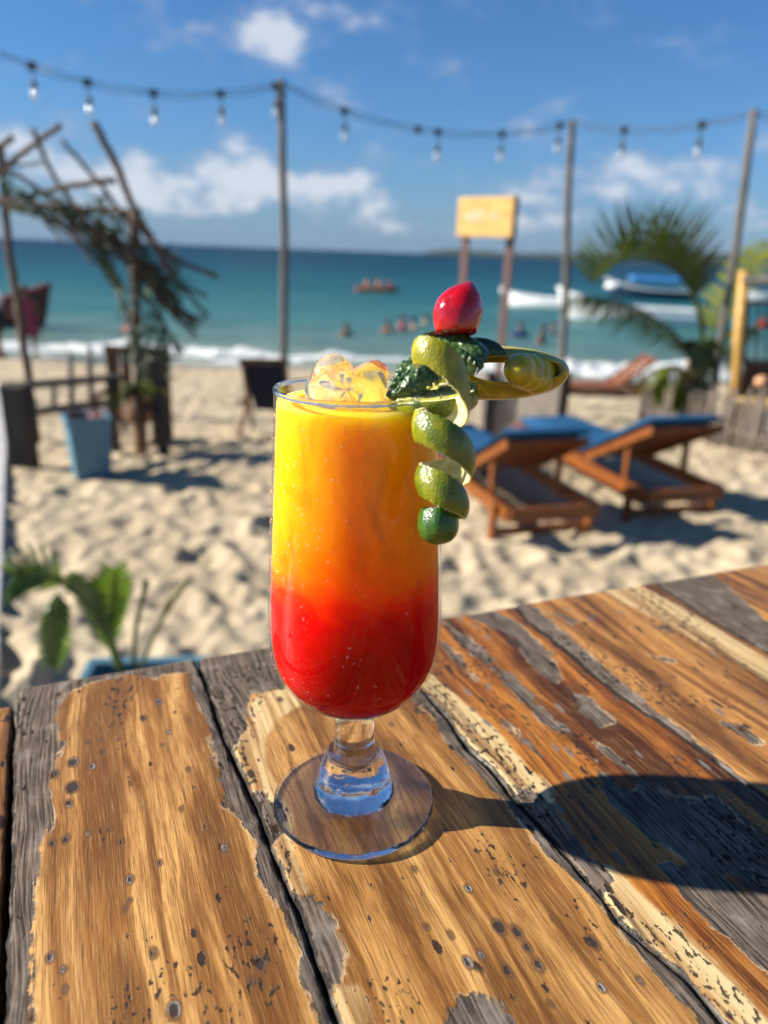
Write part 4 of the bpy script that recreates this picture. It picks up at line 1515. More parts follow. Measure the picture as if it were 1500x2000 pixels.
def lounger(loc, rz, label, group, wd=0.60, L=1.95, cush=True, seat_h=0.24, hinge=0.80, top=(0.10, 0.68)):
    t_ = thing('sun_lounger', loc, label, 'sun lounger', group, rz)

    def put(mb, name, mat_, sm=False, bv=0.004, parent=None):
        o = mb.build(name, mat_, parent or t_, sm, True)
        if bv:
            bevel(o, bv)
        return o
    for s_ in (-1, 1):
        put(MB().beam((s_ * wd / 2, 0.0, seat_h - 0.04), (s_ * wd / 2, L, seat_h - 0.04), 0.032, 0.085), 'side_rail', teak_m)
        for yv in (0.12, L - 0.14):
            put(MB().beam((s_ * (wd / 2 + 0.034), yv, -0.05), (s_ * (wd / 2 + 0.034), yv, seat_h - 0.005), 0.034, 0.065, (0, 1, 0)), 'leg', teak_m)
    put(MB().beam((-wd / 2, -0.018, seat_h - 0.04), (wd / 2, -0.018, seat_h - 0.04), 0.032, 0.085), 'end_rail', teak_m)
    put(MB().beam((-wd / 2, L + 0.018, seat_h - 0.04), (wd / 2, L + 0.018, seat_h - 0.04), 0.032, 0.085), 'end_rail', teak_m)
    put(MB().beam((-wd / 2, 0.12, 0.05), (wd / 2, 0.12, 0.05), 0.03, 0.05), 'stretcher', teak_m)
    y0 = hinge
    k = hinge + 0.02
    while k < L - 0.03:
        put(MB().box((0, k + 0.03, seat_h + 0.014), (wd - 0.005, 0.06, 0.018)), 'slat', teak_m, bv=0)
        k += 0.085
    # raised back
    ty, tz = top
    h0 = Vector((0, hinge, seat_h + 0.01))
    h1 = Vector((0, ty, tz))
    d = (h1 - h0)
    BL = d.length
    d.normalize()
    nrm = Vector((0, -d.z, d.y))
    if nrm.y < 0:
        nrm = -nrm
    for s_ in (-1, 1):
        put(MB().beam(h0 + Vector((s_ * (wd / 2 - 0.034), 0, 0)), h1 + Vector((s_ * (wd / 2 - 0.034), 0, 0)), 0.03, 0.055, nrm), 'back_rail', teak_m)
        a = h0 + d * (BL * 0.62) + Vector((s_ * (wd / 2 - 0.066), 0, 0))
        put(MB().beam(a, (a.x, a.y - 0.02, seat_h - 0.055), 0.03, 0.045, (0, 1, 0)), 'prop', teak_m)
    n_ = 8
    for j in range(n_):
        c0 = h0 + d * (BL * (j + 0.5) / n_) + nrm * 0.012
        put(MB().beam(c0 - Vector((wd / 2 - 0.052, 0, 0)), c0 + Vector((wd / 2 - 0.052, 0, 0)), 0.066, 0.016, nrm), 'slat', teak_m, bv=0)
    if cush:
        mt = Matrix.Translation((0, hinge + 0.01, seat_h + 0.026))
        put(cushion(MB(), L - hinge - 0.02, wd - 0.02, 0.075, mt), 'seat_cushion', blue_m, True, 0)
        ax = Vector((1, 0, 0))
        mr = Matrix((ax, d, nrm)).transposed().to_4x4()
        mt = Matrix.Translation(h0 + nrm * 0.036) @ mr
        put(cushion(MB(), BL + 0.03, wd - 0.01, 0.075, mt), 'back_cushion', blue_m, True, 0)
    return t_


lounger((1.02, 4.25, 0.0), math.radians(17), 'teak lounger with raised blue cushion nearest the hanging lime peel', 'teak loungers with blue cushions', top=(0.14, 0.60))
lounger((1.985, 4.72, 0.0), math.radians(17), 'teak lounger with raised blue cushion in front of the stick fence', 'teak loungers with blue cushions', top=(0.06, 0.63))
lounger((at_g(1262, 772).x, at_g(1262, 772).y, sand_z(13.6)), math.radians(94), 'bare wooden lounger far down the sand behind the picket fence', 'teak loungers with blue cushions', L=1.75, wd=0.62, cush=False, top=(0.02, 0.72), hinge=0.62)

# ------------------------------------------------------------------ fences
dark_wood = plain('dark_wet_timber', (0.055, 0.040, 0.030), (0.028, 0.022, 0.018), 10.0, (4, 4, 0.7), rough=0.75)
pale_board = plain('pale_grey_board', (0.40, 0.35, 0.29), (0.26, 0.22, 0.18), 10.0, (5, 5, 0.6), rough=0.85)
stick_m = plain('grey_brown_stick', (0.19, 0.155, 0.125), (0.095, 0.075, 0.06), 9.0, (5, 5, 0.7), rough=0.9)

fl_, fr_ = at_y(935, 860, 7.5), at_y(1092, 850, 7.2)
fl_.z, fr_.z = sand_z(fl_.y), sand_z(fr_.y)
fence = thing('picket_fence', (fl_.x, fl_.y, fl_.z), 'low fence of pale grey boards behind the near lounger', 'fence')
zl, zr = at_y(940, 742, fl_.y).z, at_y(1090, 742, fr_.y).z
NB_ = 19
rp = random.Random(4)
for k in range(NB_):
    t = (k + 0.5) / NB_
    p = fl_.lerp(fr_, t)
    zt = zl + (zr - zl) * t + rp.uniform(-0.02, 0.03)
    zb = sand_z(p.y) - 0.1
    wdt = (fr_ - fl_).length / NB_ * 0.90
    o = MB().beam((p.x, p.y, zb), (p.x + rp.uniform(-.006, .006), p.y, zt), 0.022, wdt, (fr_ - fl_).normalized()).build('board', pale_board, fence)
for t, dk in ((0.09, dark_wood), (0.985, dark_wood)):
    p = fl_.lerp(fr_, t)
    MB().box((p.x, p.y - 0.06, (zl + (zr - zl) * t + sand_z(p.y)) / 2), (0.085, 0.085, (zl + (zr - zl) * t) - sand_z(p.y) + 0.18)).build('post', dk, fence)
MB().beam((fl_.x, fl_.y + 0.03, sand_z(fl_.y) + 0.25), (fr_.x, fr_.y + 0.03, sand_z(fr_.y) + 0.18), 0.03, 0.05).build('rail', pale_board, fence)

sl_, sr_ = at_g(1245, 826), at_g(1585, 925)
sfence = thing('stick_fence', (sl_.x, sl_.y, sl_.z), 'rough fence of upright grey sticks at the foot of the palm', 'fence')
rp = random.Random(6)
NS_ = 62
for k in range(NS_):
    t = (k + 0.5) / NS_
    p = sl_.lerp(sr_, t)
    px_, top_y = 1245 + 340 * t, 752 + 30 * t
    zt = at_y(px_, top_y, p.y).z + rp.uniform(-0.07, 0.09)
    q = Vector((p.x + rp.uniform(-.03, .03), p.y + rp.uniform(-.04, .04), zt))
    MB().tube([(p.x, p.y, sand_z(p.y) - 0.08), (p + q) / 2 + Vector((rp.uniform(-.015, .015), 0, 0)), q], [0.019, 0.017, 0.013], 6).build('stick', stick_m, sfence, True)
for zo in (0.18, 0.48):
    MB().tube([sl_ + Vector((0, -0.04, zo)), sl_.lerp(sr_, .5) + Vector((0, -0.045, zo + .02)), sr_ + Vector((0, -0.04, zo))], 0.014, 6).build('rail', stick_m, sfence, True)

# far left stakes behind the dark rail
for k, (px_, ty_, by_) in enumerate(((103, 742, 800), (137, 690, 800), (175, 676, 798))):
    pt, pb2 = at_y(px_, ty_, 8.2), at_y(px_ + 2, by_, 8.2)
    o = MB().tube([(pb2.x, 8.2, sand_z(8.2) - 0.15), (pt.x, 8.2, pt.z)], [0.035, 0.028], 8).build('stake', pole_m, None, True)
    tag(o, ('short pale stake left of the two taller ones behind the dark rail', 'middle pale stake standing behind the dark rail', 'tallest pale stake behind the dark rail beside the brown chair')[k], 'stake', 'stakes in the sand at the left')

# ------------------------------------------------------------------ beach hut corner at the right edge
amber_m = plain('amber_bamboo', (0.55, 0.33, 0.075), (0.33, 0.17, 0.04), 5.0, (2, 2, 5), rough=0.45)
brown_m = plain('dark_brown_board', (0.06, 0.032, 0.018), (0.03, 0.018, 0.012), 8.0, rough=0.6)
hy = 7.6
hut = thing('beach_hut', at_y(1450, 880, hy), 'corner of an open wooden beach hut with amber bamboo posts', 'hut')


def hp(px_, py_, dy=0.0):
    return at_y(px_, py_, hy + dy)


pz = sand_z(hy) - 0.2
a = hp(1452, 540)
bpost = hp(1432, 800)
MB().tube([(bpost.x - 0.01, hy, pz), bpost, a.lerp(bpost, 0.5), a + Vector((0.0, 0, 0.05))], [0.055, 0.052, 0.055, 0.05], 12).build('post', amber_m, hut, True)
for px_ in (1600, 1740):
    q = hp(px_, 545)
    MB().tube([(q.x, hy, pz), (q.x, hy, q.z + 0.05)], 0.05, 12).build('post', amber_m, hut, True)
MB().tube([hp(1448, 546, -.02), hp(1745, 556, -.02)], 0.045, 10).build('top_rail', pole_m, hut, True)
MB().tube([hp(1440, 590, .03), hp(1745, 598, .03)], 0.022, 8).build('rail', dark_wood, hut, True)
MB().tube([hp(1436, 706, .03), hp(1745, 714, .03)], 0.022, 8).build('rail', dark_wood, hut, True)
for k in range(15):
    px_ = 1462 + k * 19
    MB().tube([hp(px_, 590, .03), hp(px_ - 5, 710, .03)], 0.013, 6).build('baluster', dark_wood, hut, True)
for k in range(7):
    p0, p1 = hp(1446 + k * 43, 750, .05), hp(1446 + (k + 1) * 43, 750, .05)
    MB().box(((p0.x + p1.x) / 2, hy + .05, p0.z), (p1.x - p0.x - 0.008, 0.03, 0.44)).build('board', brown_m, hut)
for k in range(3):
    MB().tube([hp(1432, 780 + k * 8, -.08 - .01 * k), hp(1745, 788 + k * 8, -.08)], 0.018, 8).build('bamboo_rail', amber_m, hut, True)
for k in range(9):
    q = hp(1440 + k * 33, 787, -.13)
    MB().ball(q, 0.028, 10, 6).build('rope_knot', amber_m, hut, True)
for k in range(14):
    px_ = 1432 + k * 22
    q0 = hp(px_, 800, -.1)
    MB().tube([(q0.x, q0.y, pz), q0], 0.02, 7).build('slat', pale_board, hut, True)
gl_ = MB().ball(hp(1487, 746, -.14), 0.062, 14, 10, lambda d: 1 + 0.04 * math.sin(5 * d.x)).build('gourd_lamp', plain('peach_gourd', (0.62, 0.36, 0.20), (0.48, 0.24, 0.12), 14, rough=0.4, sss=0.2), None, True)
tag(gl_, 'round peach coloured gourd hanging on the dark boards of the hut', 'gourd')

# ------------------------------------------------------------------ palm
frond_g = plain('palm_leaf', (0.060, 0.088, 0.009), (0.028, 0.048, 0.006), 3.0, rough=0.42, bump=0, spec=0.5)
frond_y = plain('palm_leaf_yellow', (0.115, 0.125, 0.008), (0.065, 0.085, 0.008), 3.0, rough=0.6, bump=0, spec=0.15)
trunk_m = plain('palm_fibre', (0.15, 0.125, 0.055), (0.075, 0.06, 0.03), 10.0, (3, 3, 1), rough=0.85)


def leafy(m_, f=0.35):
    """thin leaf: part of the light passes through the blade"""
    q = NT(m_.node_tree)
    bb = q.n['Principled BSDF']
    tl = q.new('ShaderNodeBsdfTranslucent')
    src = bb.inputs['Base Color'].links[0].from_socket
    q.put(tl.inputs[0], q.mix(1.0, src, (1.3, 1.5, 0.6, 1), 'MULTIPLY'))
    ms = q.new('ShaderNodeMixShader')
    ms.inputs[0].default_value = f
    q.l.new(bb.outputs[0], ms.inputs[1])
    q.l.new(tl.outputs[0], ms.inputs[2])
    q.l.new(ms.outputs[0], q.n['Material Output'].inputs['Surface'])


for m_ in (frond_g, frond_y):
    leafy(m_, 0.18)


def frond(parent, pts, length, n, mat_, seed, up=0.35, droop=0.5, lean=Vector((0, 0, 0)), r0=0.022, start=0.18, sides=(-1, 1)):
    sp_ = catmull(pts, 14)
    rg = random.Random(seed)
    mb = MB()
    N_ = len(sp_)
    mb.tube(sp_, [r0 * (1 - 0.85 * i / (N_ - 1)) for i in range(N_)], 7)
    for k in range(n):
        t = start + (1 - start) * (k + 0.5) / n
        f_ = t * (N_ - 1)
        i = min(int(f_), N_ - 2)
        p = sp_[i].lerp(sp_[i + 1], f_ - i)
        d = (sp_[i + 1] - sp_[i]).normalized()
        side = d.cross(Vector((0, 0, 1)))
        if side.length < 0.15:
            side = d.cross(Vector((0, 1, 0)))
        side.normalize()
        nv = side.cross(d).normalized()
        env = math.sin(math.pi * (0.12 + 0.88 * (1 - abs(2 * (t - start) / (1 - start) - 0.9) * 0.5))) ** 0.5 if False else (0.55 + 0.45 * math.sin(math.pi * min(1, (t - start) / (1 - start) * 1.05)))
        for s_ in sides:
            L = length * env * rg.uniform(0.85, 1.1)
            v = (d * rg.uniform(0.45, 0.7) + side * s_ * rg.uniform(0.6, 0.9) + nv * up + lean).normalized()
            q = p.copy()
            pts_ = [q]
            for j in range(5):
                v = (v + Vector((0, 0, -droop * 0.10 * (j + 1)))).normalized()
                q = q + v * (L / 5)
                pts_.append(q)
            wv_ = v.cross(nv)
            if wv_.length < 0.1:
                wv_ = d
            wv_ = (d * 0.7 + wv_ * 0.3).normalized()
            hw_ = (0.008, 0.018, 0.020, 0.016, 0.010, 0.001)
            mb.grid([[a_ - wv_ * h_, a_ + wv_ * h_] for a_, h_ in zip(pts_, hw_)])
    return mb.build('frond', mat_, parent, True)


py_ = 8.6
palm = thing('palm_tree', at_g(1348, 812), 'young palm with arching fronds beside the leaning light pole', 'palm')


def pp(px_, y_, dy=0.0):
    return at_y(px_, y_, py_ + dy)


pb3 = at_y(1350, 812, py_)
MB().tube([(pb3.x, py_, sand_z(py_) - 0.2), pp(1352, 770), pp(1356, 735), pp(1362, 700)], [0.17, 0.15, 0.13, 0.10], 12).build('trunk', trunk_m, palm, True)
for k in range(9):
    a = k * 0.7
    p0 = pp(1352 + 14 * math.cos(a), 800 - 6 * k, 0.12 * math.sin(a))
    MB().tube([p0, p0 + Vector((0.05 * math.cos(a), 0.05 * math.sin(a), 0.16)), p0 + Vector((0.14 * math.cos(a), 0.14 * math.sin(a), 0.30))], [0.05, 0.035, 0.012], 6).build('leaf_base', trunk_m, palm, True)
frond(palm, [pp(1364, 720), pp(1370, 640, -.1), pp(1352, 570, -.2), pp(1318, 527, -.3), pp(1268, 508, -.4), pp(1210, 512, -.5), pp(1158, 556, -.6)], 0.72, 46, frond_g, 1, up=0.75, droop=0.1, lean=Vector((0.50, 0.1, 0.55)), r0=0.035, start=0.30)
frond(palm, [pp(1360, 730), pp(1345, 690, -.1), pp(1310, 650, -.3), pp(1262, 612, -.5), pp(1205, 588, -.7), pp(1135, 578, -.9)], 0.55, 40, frond_g, 2, up=0.1, droop=1.6, r0=0.03, start=0.2)
frond(palm, [pp(1368, 725), pp(1385, 660, .1), pp(1410, 600, .2), pp(1446, 545, .25), pp(1490, 490, .3), pp(1560, 450, .3)], 0.50, 36, frond_y, 3, up=0.2, droop=0.5, r0=0.03, start=0.25)
frond(palm, [pp(1366, 735), pp(1388, 690), pp(1415, 660, -.1), pp(1440, 648, -.2), pp(1462, 655, -.3)], 0.34, 26, frond_y, 4, up=0.2, droop=0.8, r0=0.022)
frond(palm, [pp(1352, 745), pp(1330, 720, -.2), pp(1306, 716, -.4), pp(1284, 735, -.5), pp(1274, 775, -.6)], 0.36, 28, frond_y, 5, up=0.1, droop=1.5, r0=0.022)
frond(palm, [pp(1360, 740), pp(1362, 690, -.3), pp(1368, 665, -.5), pp(1372, 690, -.75), pp(1372, 760, -.9)], 0.40, 30, frond_g, 6, up=0.1, droop=1.3, r0=0.024)
frond(palm, [pp(1366, 735), pp(1392, 690, .3), pp(1420, 680, .5), pp(1440, 710, .7), pp(1446, 760, .8)], 0.36, 26, frond_g, 8, up=0.2, droop=1.2, r0=0.022)
frond(palm, [pp(1352, 752), pp(1332, 740, -.3), pp(1318, 762, -.5), pp(1316, 800, -.6)], 0.26, 20, frond_y, 10, up=0.0, droop=1.4, r0=0.018)

# ------------------------------------------------------------------ driftwood arch hung with greenery (left)
arch_stick = plain('arch_branch', (0.115, 0.080, 0.055), (0.055, 0.04, 0.03), 9.0, (5, 5, 0.8), rough=0.85)
vine_m = plain('vine_leaf', (0.07, 0.14, 0.065), (0.03, 0.07, 0.035), 30.0, rough=0.5, bump=0)
AY = 6.1
arch = thing('driftwood_arch', at_y(270, 880, AY), 'leaning arch of criss-cross branches hung with green garlands', 'arch')


def ap(px_, y_, dy=0.0):
    return at_y(px_, y_, AY + dy)


def branch(pts, r0, r1, name='branch'):
    sp_ = catmull(pts, 6)
    n_ = len(sp_)
    rg = random.Random(len(arch.children) + 31)
    sp_ = [p + Vector((rg.uniform(-1, 1), rg.uniform(-1, 1), rg.uniform(-1, 1))) * 0.006 for p in sp_]
    return MB().tube(sp_, [r0 + (r1 - r0) * i / (n_ - 1) for i in range(n_)], 7).build(name, arch_stick, arch, True)


def down_to_sand(px_, y_, dy):
    q = ap(px_, y_, dy)
    return Vector((q.x, q.y, sand_z(q.y) - 0.25))


branch([ap(2, 285, .3), ap(14, 460, .3), ap(36, 600, .3), ap(58, 760, .3), down_to_sand(70, 850, .3)], 0.030, 0.040, 'post')
branch([ap(261, 408), ap(264, 560), ap(268, 700), down_to_sand(272, 800, 0)], 0.034, 0.042, 'post')
branch([ap(-60, 395, .15), ap(60, 400, .1), ap(170, 408, .05), ap(276, 414)], 0.026, 0.026, 'beam')
branch([ap(182, 240, -.1), ap(225, 318, -.1), ap(262, 408, -.06), ap(305, 480, -.05), ap(335, 545, 0)], 0.030, 0.022)
branch([ap(62, 252, .2), ap(95, 325, .2), ap(140, 395, .15), ap(190, 470, .1), ap(240, 560, .05)], 0.021, 0.018)
branch([ap(120, 274, .1), ap(160, 320, .1), ap(195, 360, .1), ap(240, 420, .1), ap(290, 500, .1)], 0.016, 0.020)
branch([ap(118, 245, .25), ap(70, 280, .3), ap(5, 328, .35), ap(-60, 372, .4)], 0.022, 0.024)
branch([ap(24, 270, .2), ap(-30, 305, .3), ap(-80, 340, .3)], 0.024, 0.026)
branch([ap(82, 318, .4), ap(20, 325, .4), ap(-40, 330, .4)], 0.012, 0.012)
branch([ap(224, 352, .05), ap(150, 362, .1), ap(60, 380, .2), ap(-40, 396, .3)], 0.024, 0.020)
branch([ap(8, 330, .2), ap(70, 365, .2), ap(150, 440, .15), ap(220, 540, .1), ap(262, 640, .05)], 0.018, 0.016)
branch([ap(10, 405, .2), ap(90, 425, .15), ap(160, 475, .1), ap(215, 545, .08), ap(250, 620, .05), ap(262, 690, .05)], 0.020, 0.016)
branch([ap(250, 420, .05), ap(300, 475, .05), ap(360, 515, .1), ap(425, 540, .1)], 0.018, 0.020)
branch([ap(150, 400, .05), ap(230, 470, .05), ap(320, 540, .1), ap(405, 578, .15)], 0.014, 0.016)
branch([ap(205, 440, .05), ap(290, 520, .05), ap(350, 600, .1), ap(400, 625, .1)], 0.014, 0.016)
branch([ap(240, 510, .05), ap(300, 575, .05), ap(345, 600, .1), ap(385, 632, .1)], 0.015, 0.018)
branch([ap(285, 450, .02), ap(330, 520, .05), ap(372, 580, .1), ap(410, 620, .1)], 0.015, 0.016)
branch([ap(250, 545, .02), ap(300, 600, .02), ap(335, 660, .05), ap(358, 690, .05)], 0.016, 0.016)
branch([ap(240, 560, .02), ap(290, 585, .05), ap(350, 610, .1), ap(390, 640, .1)], 0.012, 0.014)
branch([ap(262, 420, -.1), ap(300, 470, -.1), ap(340, 510, -.05), ap(400, 530, 0)], 0.014, 0.012)
branch([ap(300, 510, .1), ap(330, 560, .1), ap(372, 640, .1)], 0.012, 0.012)
rb = random.Random(77)
for k in range(50):
    t = rb.random()
    bx = 60 + 250 * t
    by = 395 + 190 * t * t + rb.uniform(-20, 20)
    dx = rb.uniform(45, 95)
    branch([ap(bx, by, rb.uniform(-.1, .3)), ap(bx + dx * .5, by + dx * rb.uniform(.35, .6), rb.uniform(0, .2)), ap(bx + dx, by + dx * rb.uniform(.8, 1.25), rb.uniform(-.05, .2))], 0.011, 0.008)


def garland(pts, n, spread, seed, size=0.06):
    sp_ = catmull(pts, 10)
    rg = random.Random(seed)
    mb = MB()
    mb.tube(sp_, 0.008, 5)
    for k in range(int(n * 0.65)):
        f_ = rg.random() * (len(sp_) - 1.001)
        i = int(f_)
        p = sp_[i].lerp(sp_[i + 1], f_ - i) + Vector((rg.gauss(0, spread), rg.gauss(0, spread), rg.gauss(0, spread)))
        d = Vector((rg.uniform(-1, 1), rg.uniform(-1, 1), rg.uniform(-1.2, 0.6))).normalized()
        s_ = d.cross(Vector((rg.uniform(-1, 1), rg.uniform(-1, 1), rg.uniform(-1, 1)))).normalized()
        L = size * rg.uniform(0.6, 1.3)
        nn = d.cross(s_) * (L * 0.12)
        mb.add([p, p + d * L * .35 + s_ * L * .2 + nn, p + d * L, p + d * L * .35 - s_ * L * .2 + nn], [(0, 1, 2), (0, 2, 3)])
    return mb.build('garland', vine_m, arch, False)


garland([ap(0, 345, .2), ap(60, 390, .15), ap(150, 430, .1), ap(210, 520, .05), ap(252, 620, 0), ap(254, 690, 0)], 420, 0.035, 1)
garland([ap(30, 395, .1), ap(110, 405, .1), ap(190, 430, .05), ap(262, 470, 0)], 320, 0.05, 2)
garland([ap(180, 380, .05), ap(240, 450, .05), ap(300, 520, .05), ap(345, 590, .05)], 300, 0.045, 3)
garland([ap(290, 470, .05), ap(330, 520, .05), ap(348, 560, .05), ap(320, 600, .05), ap(300, 660, .05)], 260, 0.05, 4)
garland([ap(276, 560, 0), ap(285, 640, 0), ap(290, 720, 0), ap(280, 770, 0)], 300, 0.06, 5, 0.08)
garland([ap(315, 640, .05), ap(325, 690, .02), ap(312, 730, 0)], 140, 0.05, 6, 0.07)

# ------------------------------------------------------------------ dark rail, chair, planter and plant (left)
ra, rb_ = at_g(50, 918), at_g(322, 890)
rail = thing('timber_rail', (ra.x, ra.y, 0), 'heavy dark timber rail on two thick posts behind the blue planter', 'railing')
zt1 = at_y(45, 752, ra.y).z
zt2 = at_y(320, 742, rb_.y).z
bevel(MB().beam((ra.x, ra.y, -0.2), (ra.x, ra.y, zt1), 0.17, 0.15, (0, 1, 0)).build('post', dark_wood, rail), 0.01)
bevel(MB().beam((rb_.x, rb_.y, -0.2), (rb_.x - 0.03, rb_.y, at_y(318, 700, rb_.y).z), 0.085, 0.085, (0, 1, 0)).build('post', dark_wood, rail), 0.01)
MB().beam((ra.x - 0.1, ra.y, zt1 - 0.02), (rb_.x - 0.3, rb_.y, zt1 - 0.02), 0.10, 0.045).build('rail', dark_wood, rail)
MB().beam((ra.x, ra.y + .02, zt1 - 0.22), (rb_.x - 0.4, rb_.y, zt1 - 0.22), 0.05, 0.05).build('rail', dark_wood, rail)
MB().beam((rb_.x - 0.40, rb_.y, -0.15), (rb_.x - 0.40, rb_.y, zt1 - 0.04), 0.06, 0.06, (0, 1, 0)).build('post', dark_wood, rail)

brownch = plain('brown_chair_wood', (0.17, 0.075, 0.025), (0.085, 0.04, 0.015), 8.0, (4, 4, 0.7), rough=0.5)
chy = 6.7
chair = thing('chair', at_y(262, 850, chy), 'brown wooden chair under the right end of the branch arch', 'chair')


def cp(px_, y_, dy=0.0):
    return at_y(px_, y_, chy + dy)


zseat = cp(260, 800).z
for px_, dy in ((212, 0), (322, 0)):
    q = cp(px_, 682, dy)
    MB().beam((q.x, chy, sand_z(chy) - .05), q, 0.05, 0.045, (0, 1, 0)).build('leg', brownch, chair)
    q2 = cp(px_ - 2, 800, -.42)
    MB().beam((q.x, chy - .42, sand_z(chy) - .05), (q.x, chy - .42, zseat + .18), 0.045, 0.045, (0, 1, 0)).build('leg', brownch, chair)
    MB().beam((q.x, chy + .02, zseat + .19), (q.x, chy - .44, zseat + .19), 0.06, 0.03).build('armrest', brownch, chair)
xl, xr = cp(212, 700).x, cp(322, 700).x
for k in range(5):
    x = xl + (xr - xl) * (k + .5) / 5
    MB().box((x, chy, (zseat + cp(260, 690).z) / 2), ((xr - xl) / 5 * .8, 0.02, cp(260, 690).z - zseat)).build('back_slat', brownch, chair)
for k in range(5):
    MB().box(((xl + xr) / 2, chy - .05 - k * .088, zseat), (xr - xl, 0.078, 0.022)).build('seat_slat', brownch, chair)
MB().box(((xl + xr) / 2, chy, cp(260, 684).z), (xr - xl + .06, 0.035, 0.07)).build('top_rail', brownch, chair)

# spiky yellow-green plant with a skirt of dry leaves
yucca = thing('yucca_plant', at_y(268, 880, 5.95), 'spiky yellow green plant with a skirt of dry brown leaves', 'plant')
dry_m = plain('dry_leaf', (0.20, 0.11, 0.055), (0.11, 0.06, 0.03), 6.0, rough=0.8)


def blade(mb, p, v, L, hw_, droop, n=6):
    q = Vector(p)
    v = Vector(v).normalized()
    pts = [q.copy()]
    for j in range(n):
        v = (v + Vector((0, 0, -droop / n))).normalized()
        q = q + v * (L / n)
        pts.append(q.copy())
    sd = v.cross(Vector((0, 0, 1)))
    if sd.length < 0.1:
        sd = Vector((1, 0, 0))
    sd.normalize()
    rows = []
    for j, a in enumerate(pts):
        t = j / n
        h = hw_ * (0.6 + 0.4 * math.sin(math.pi * min(1, t * 1.4))) * (1 - t ** 3) + 0.0008
        nn = sd.cross(v).normalized() * h * 0.35
        rows.append([a - sd * h + nn, a, a + sd * h + nn])
    mb.grid(rows)


yc = at_y(268, 762, 5.95)
rg = random.Random(3)
MB().tube([(yc.x, 5.95, -0.1), (yc.x, 5.95, yc.z)], [0.05, 0.06], 10).build('trunk', dry_m, yucca, True)
for k in range(26):
    a = rg.uniform(0, 6.28)
    mb = MB()
    blade(mb, yc, (math.cos(a), math.sin(a), rg.uniform(0.1, 0.9)), rg.uniform(0.24, 0.36), 0.020, rg.uniform(0.6, 1.4))
    mb.build('leaf', frond_y if k % 3 else frond_g, yucca, True)
for k in range(18):
    a = rg.uniform(0, 6.28)
    mb = MB()
    blade(mb, yc - Vector((0, 0, .03)), (math.cos(a), math.sin(a), -0.9), rg.uniform(0.30, 0.46), 0.022, 0.8)
    mb.build('dry_leaf', dry_m, yucca, True)

# blue planter with a red succulent
blue_paint = plain('pale_blue_paint', (0.09, 0.20, 0.26), (0.065, 0.155, 0.21), 12.0, rough=0.5, bump=0.001)
soil_m = plain('dark_soil', (0.05, 0.035, 0.025), (0.025, 0.018, 0.014), 60.0, rough=0.95)
red_leaf = plain('red_succulent', (0.17, 0.022, 0.028), (0.08, 0.012, 0.018), 40.0, rough=0.45, bump=0)


def planter(loc, rz, w_top, w_bot, h, label, rim=0.03):
    t_ = thing('planter', loc, label, 'planter', 'blue planters', rz)
    n_ = 4
    outer_t = [(-w_top / 2, -w_top / 2), (w_top / 2, -w_top / 2), (w_top / 2, w_top / 2), (-w_top / 2, w_top / 2)]
    outer_b = [(-w_bot / 2, -w_bot / 2), (w_bot / 2, -w_bot / 2), (w_bot / 2, w_bot / 2), (-w_bot / 2, w_bot / 2)]
    mb = MB()
    k_in = (w_top / 2 - 0.02) / (w_top / 2)
    vs = [(*p, -0.03) for p in outer_b] + [(*p, h) for p in outer_t] + [(p[0] * k_in, p[1] * k_in, h) for p in outer_t] + [(p[0] * k_in * .93, p[1] * k_in * .93, h - 0.1) for p in outer_t]
    fs = [(3, 2, 1, 0)]
    for l in range(3):
        for i in range(4):
            j = (i + 1) % 4
            fs.append((l * 4 + i, l * 4 + j, l * 4 + 4 + j, l * 4 + 4 + i))
    mb.add(vs, fs)
    body_o = bevel(mb.build('body', blue_paint, t_, False, True), 0.006)
    mb = MB()
    for i in range(4):
        a, b2 = outer_t[i], outer_t[(i + 1) % 4]
        mb.beam((*a, h - rim / 2), (*b2, h - rim / 2), 0.018, rim)
    mb.build('rim', blue_paint, body_o, False, True)
    q = w_top / 2 - 0.03
    MB().grid([[(x * q, y * q, h - 0.06 + 0.01 * math.sin(x * 5 + y * 3)) for x in (-1, -.5, 0, .5, 1)] for y in (-1, -.5, 0, .5, 1)]).build('soil', soil_m, t_, True, True)
    return t_


p1_ = at_z(163, 945, 0.0)
pl1 = planter((p1_.x, p1_.y + 0.16, 0), math.radians(31), 0.29, 0.235, 0.47, 'pale blue square planter holding a low red succulent', 0.05)
succ = thing('succulent', (p1_.x, p1_.y + 0.16, 0.42), 'low dark red succulent filling the far blue planter', 'plant')
rg = random.Random(21)
for k in range(70):
    a = rg.uniform(0, 6.28)
    r_ = 0.12 * math.sqrt(rg.random())
    mb = MB()
    blade(mb, (p1_.x + r_ * math.cos(a), p1_.y + 0.16 + r_ * math.sin(a), 0.42), (math.cos(a) * .9, math.sin(a) * .9, rg.uniform(.5, 1.6)), rg.uniform(.07, .125), 0.016, 0.6, 4)
    mb.build('leaf', red_leaf, succ, True)

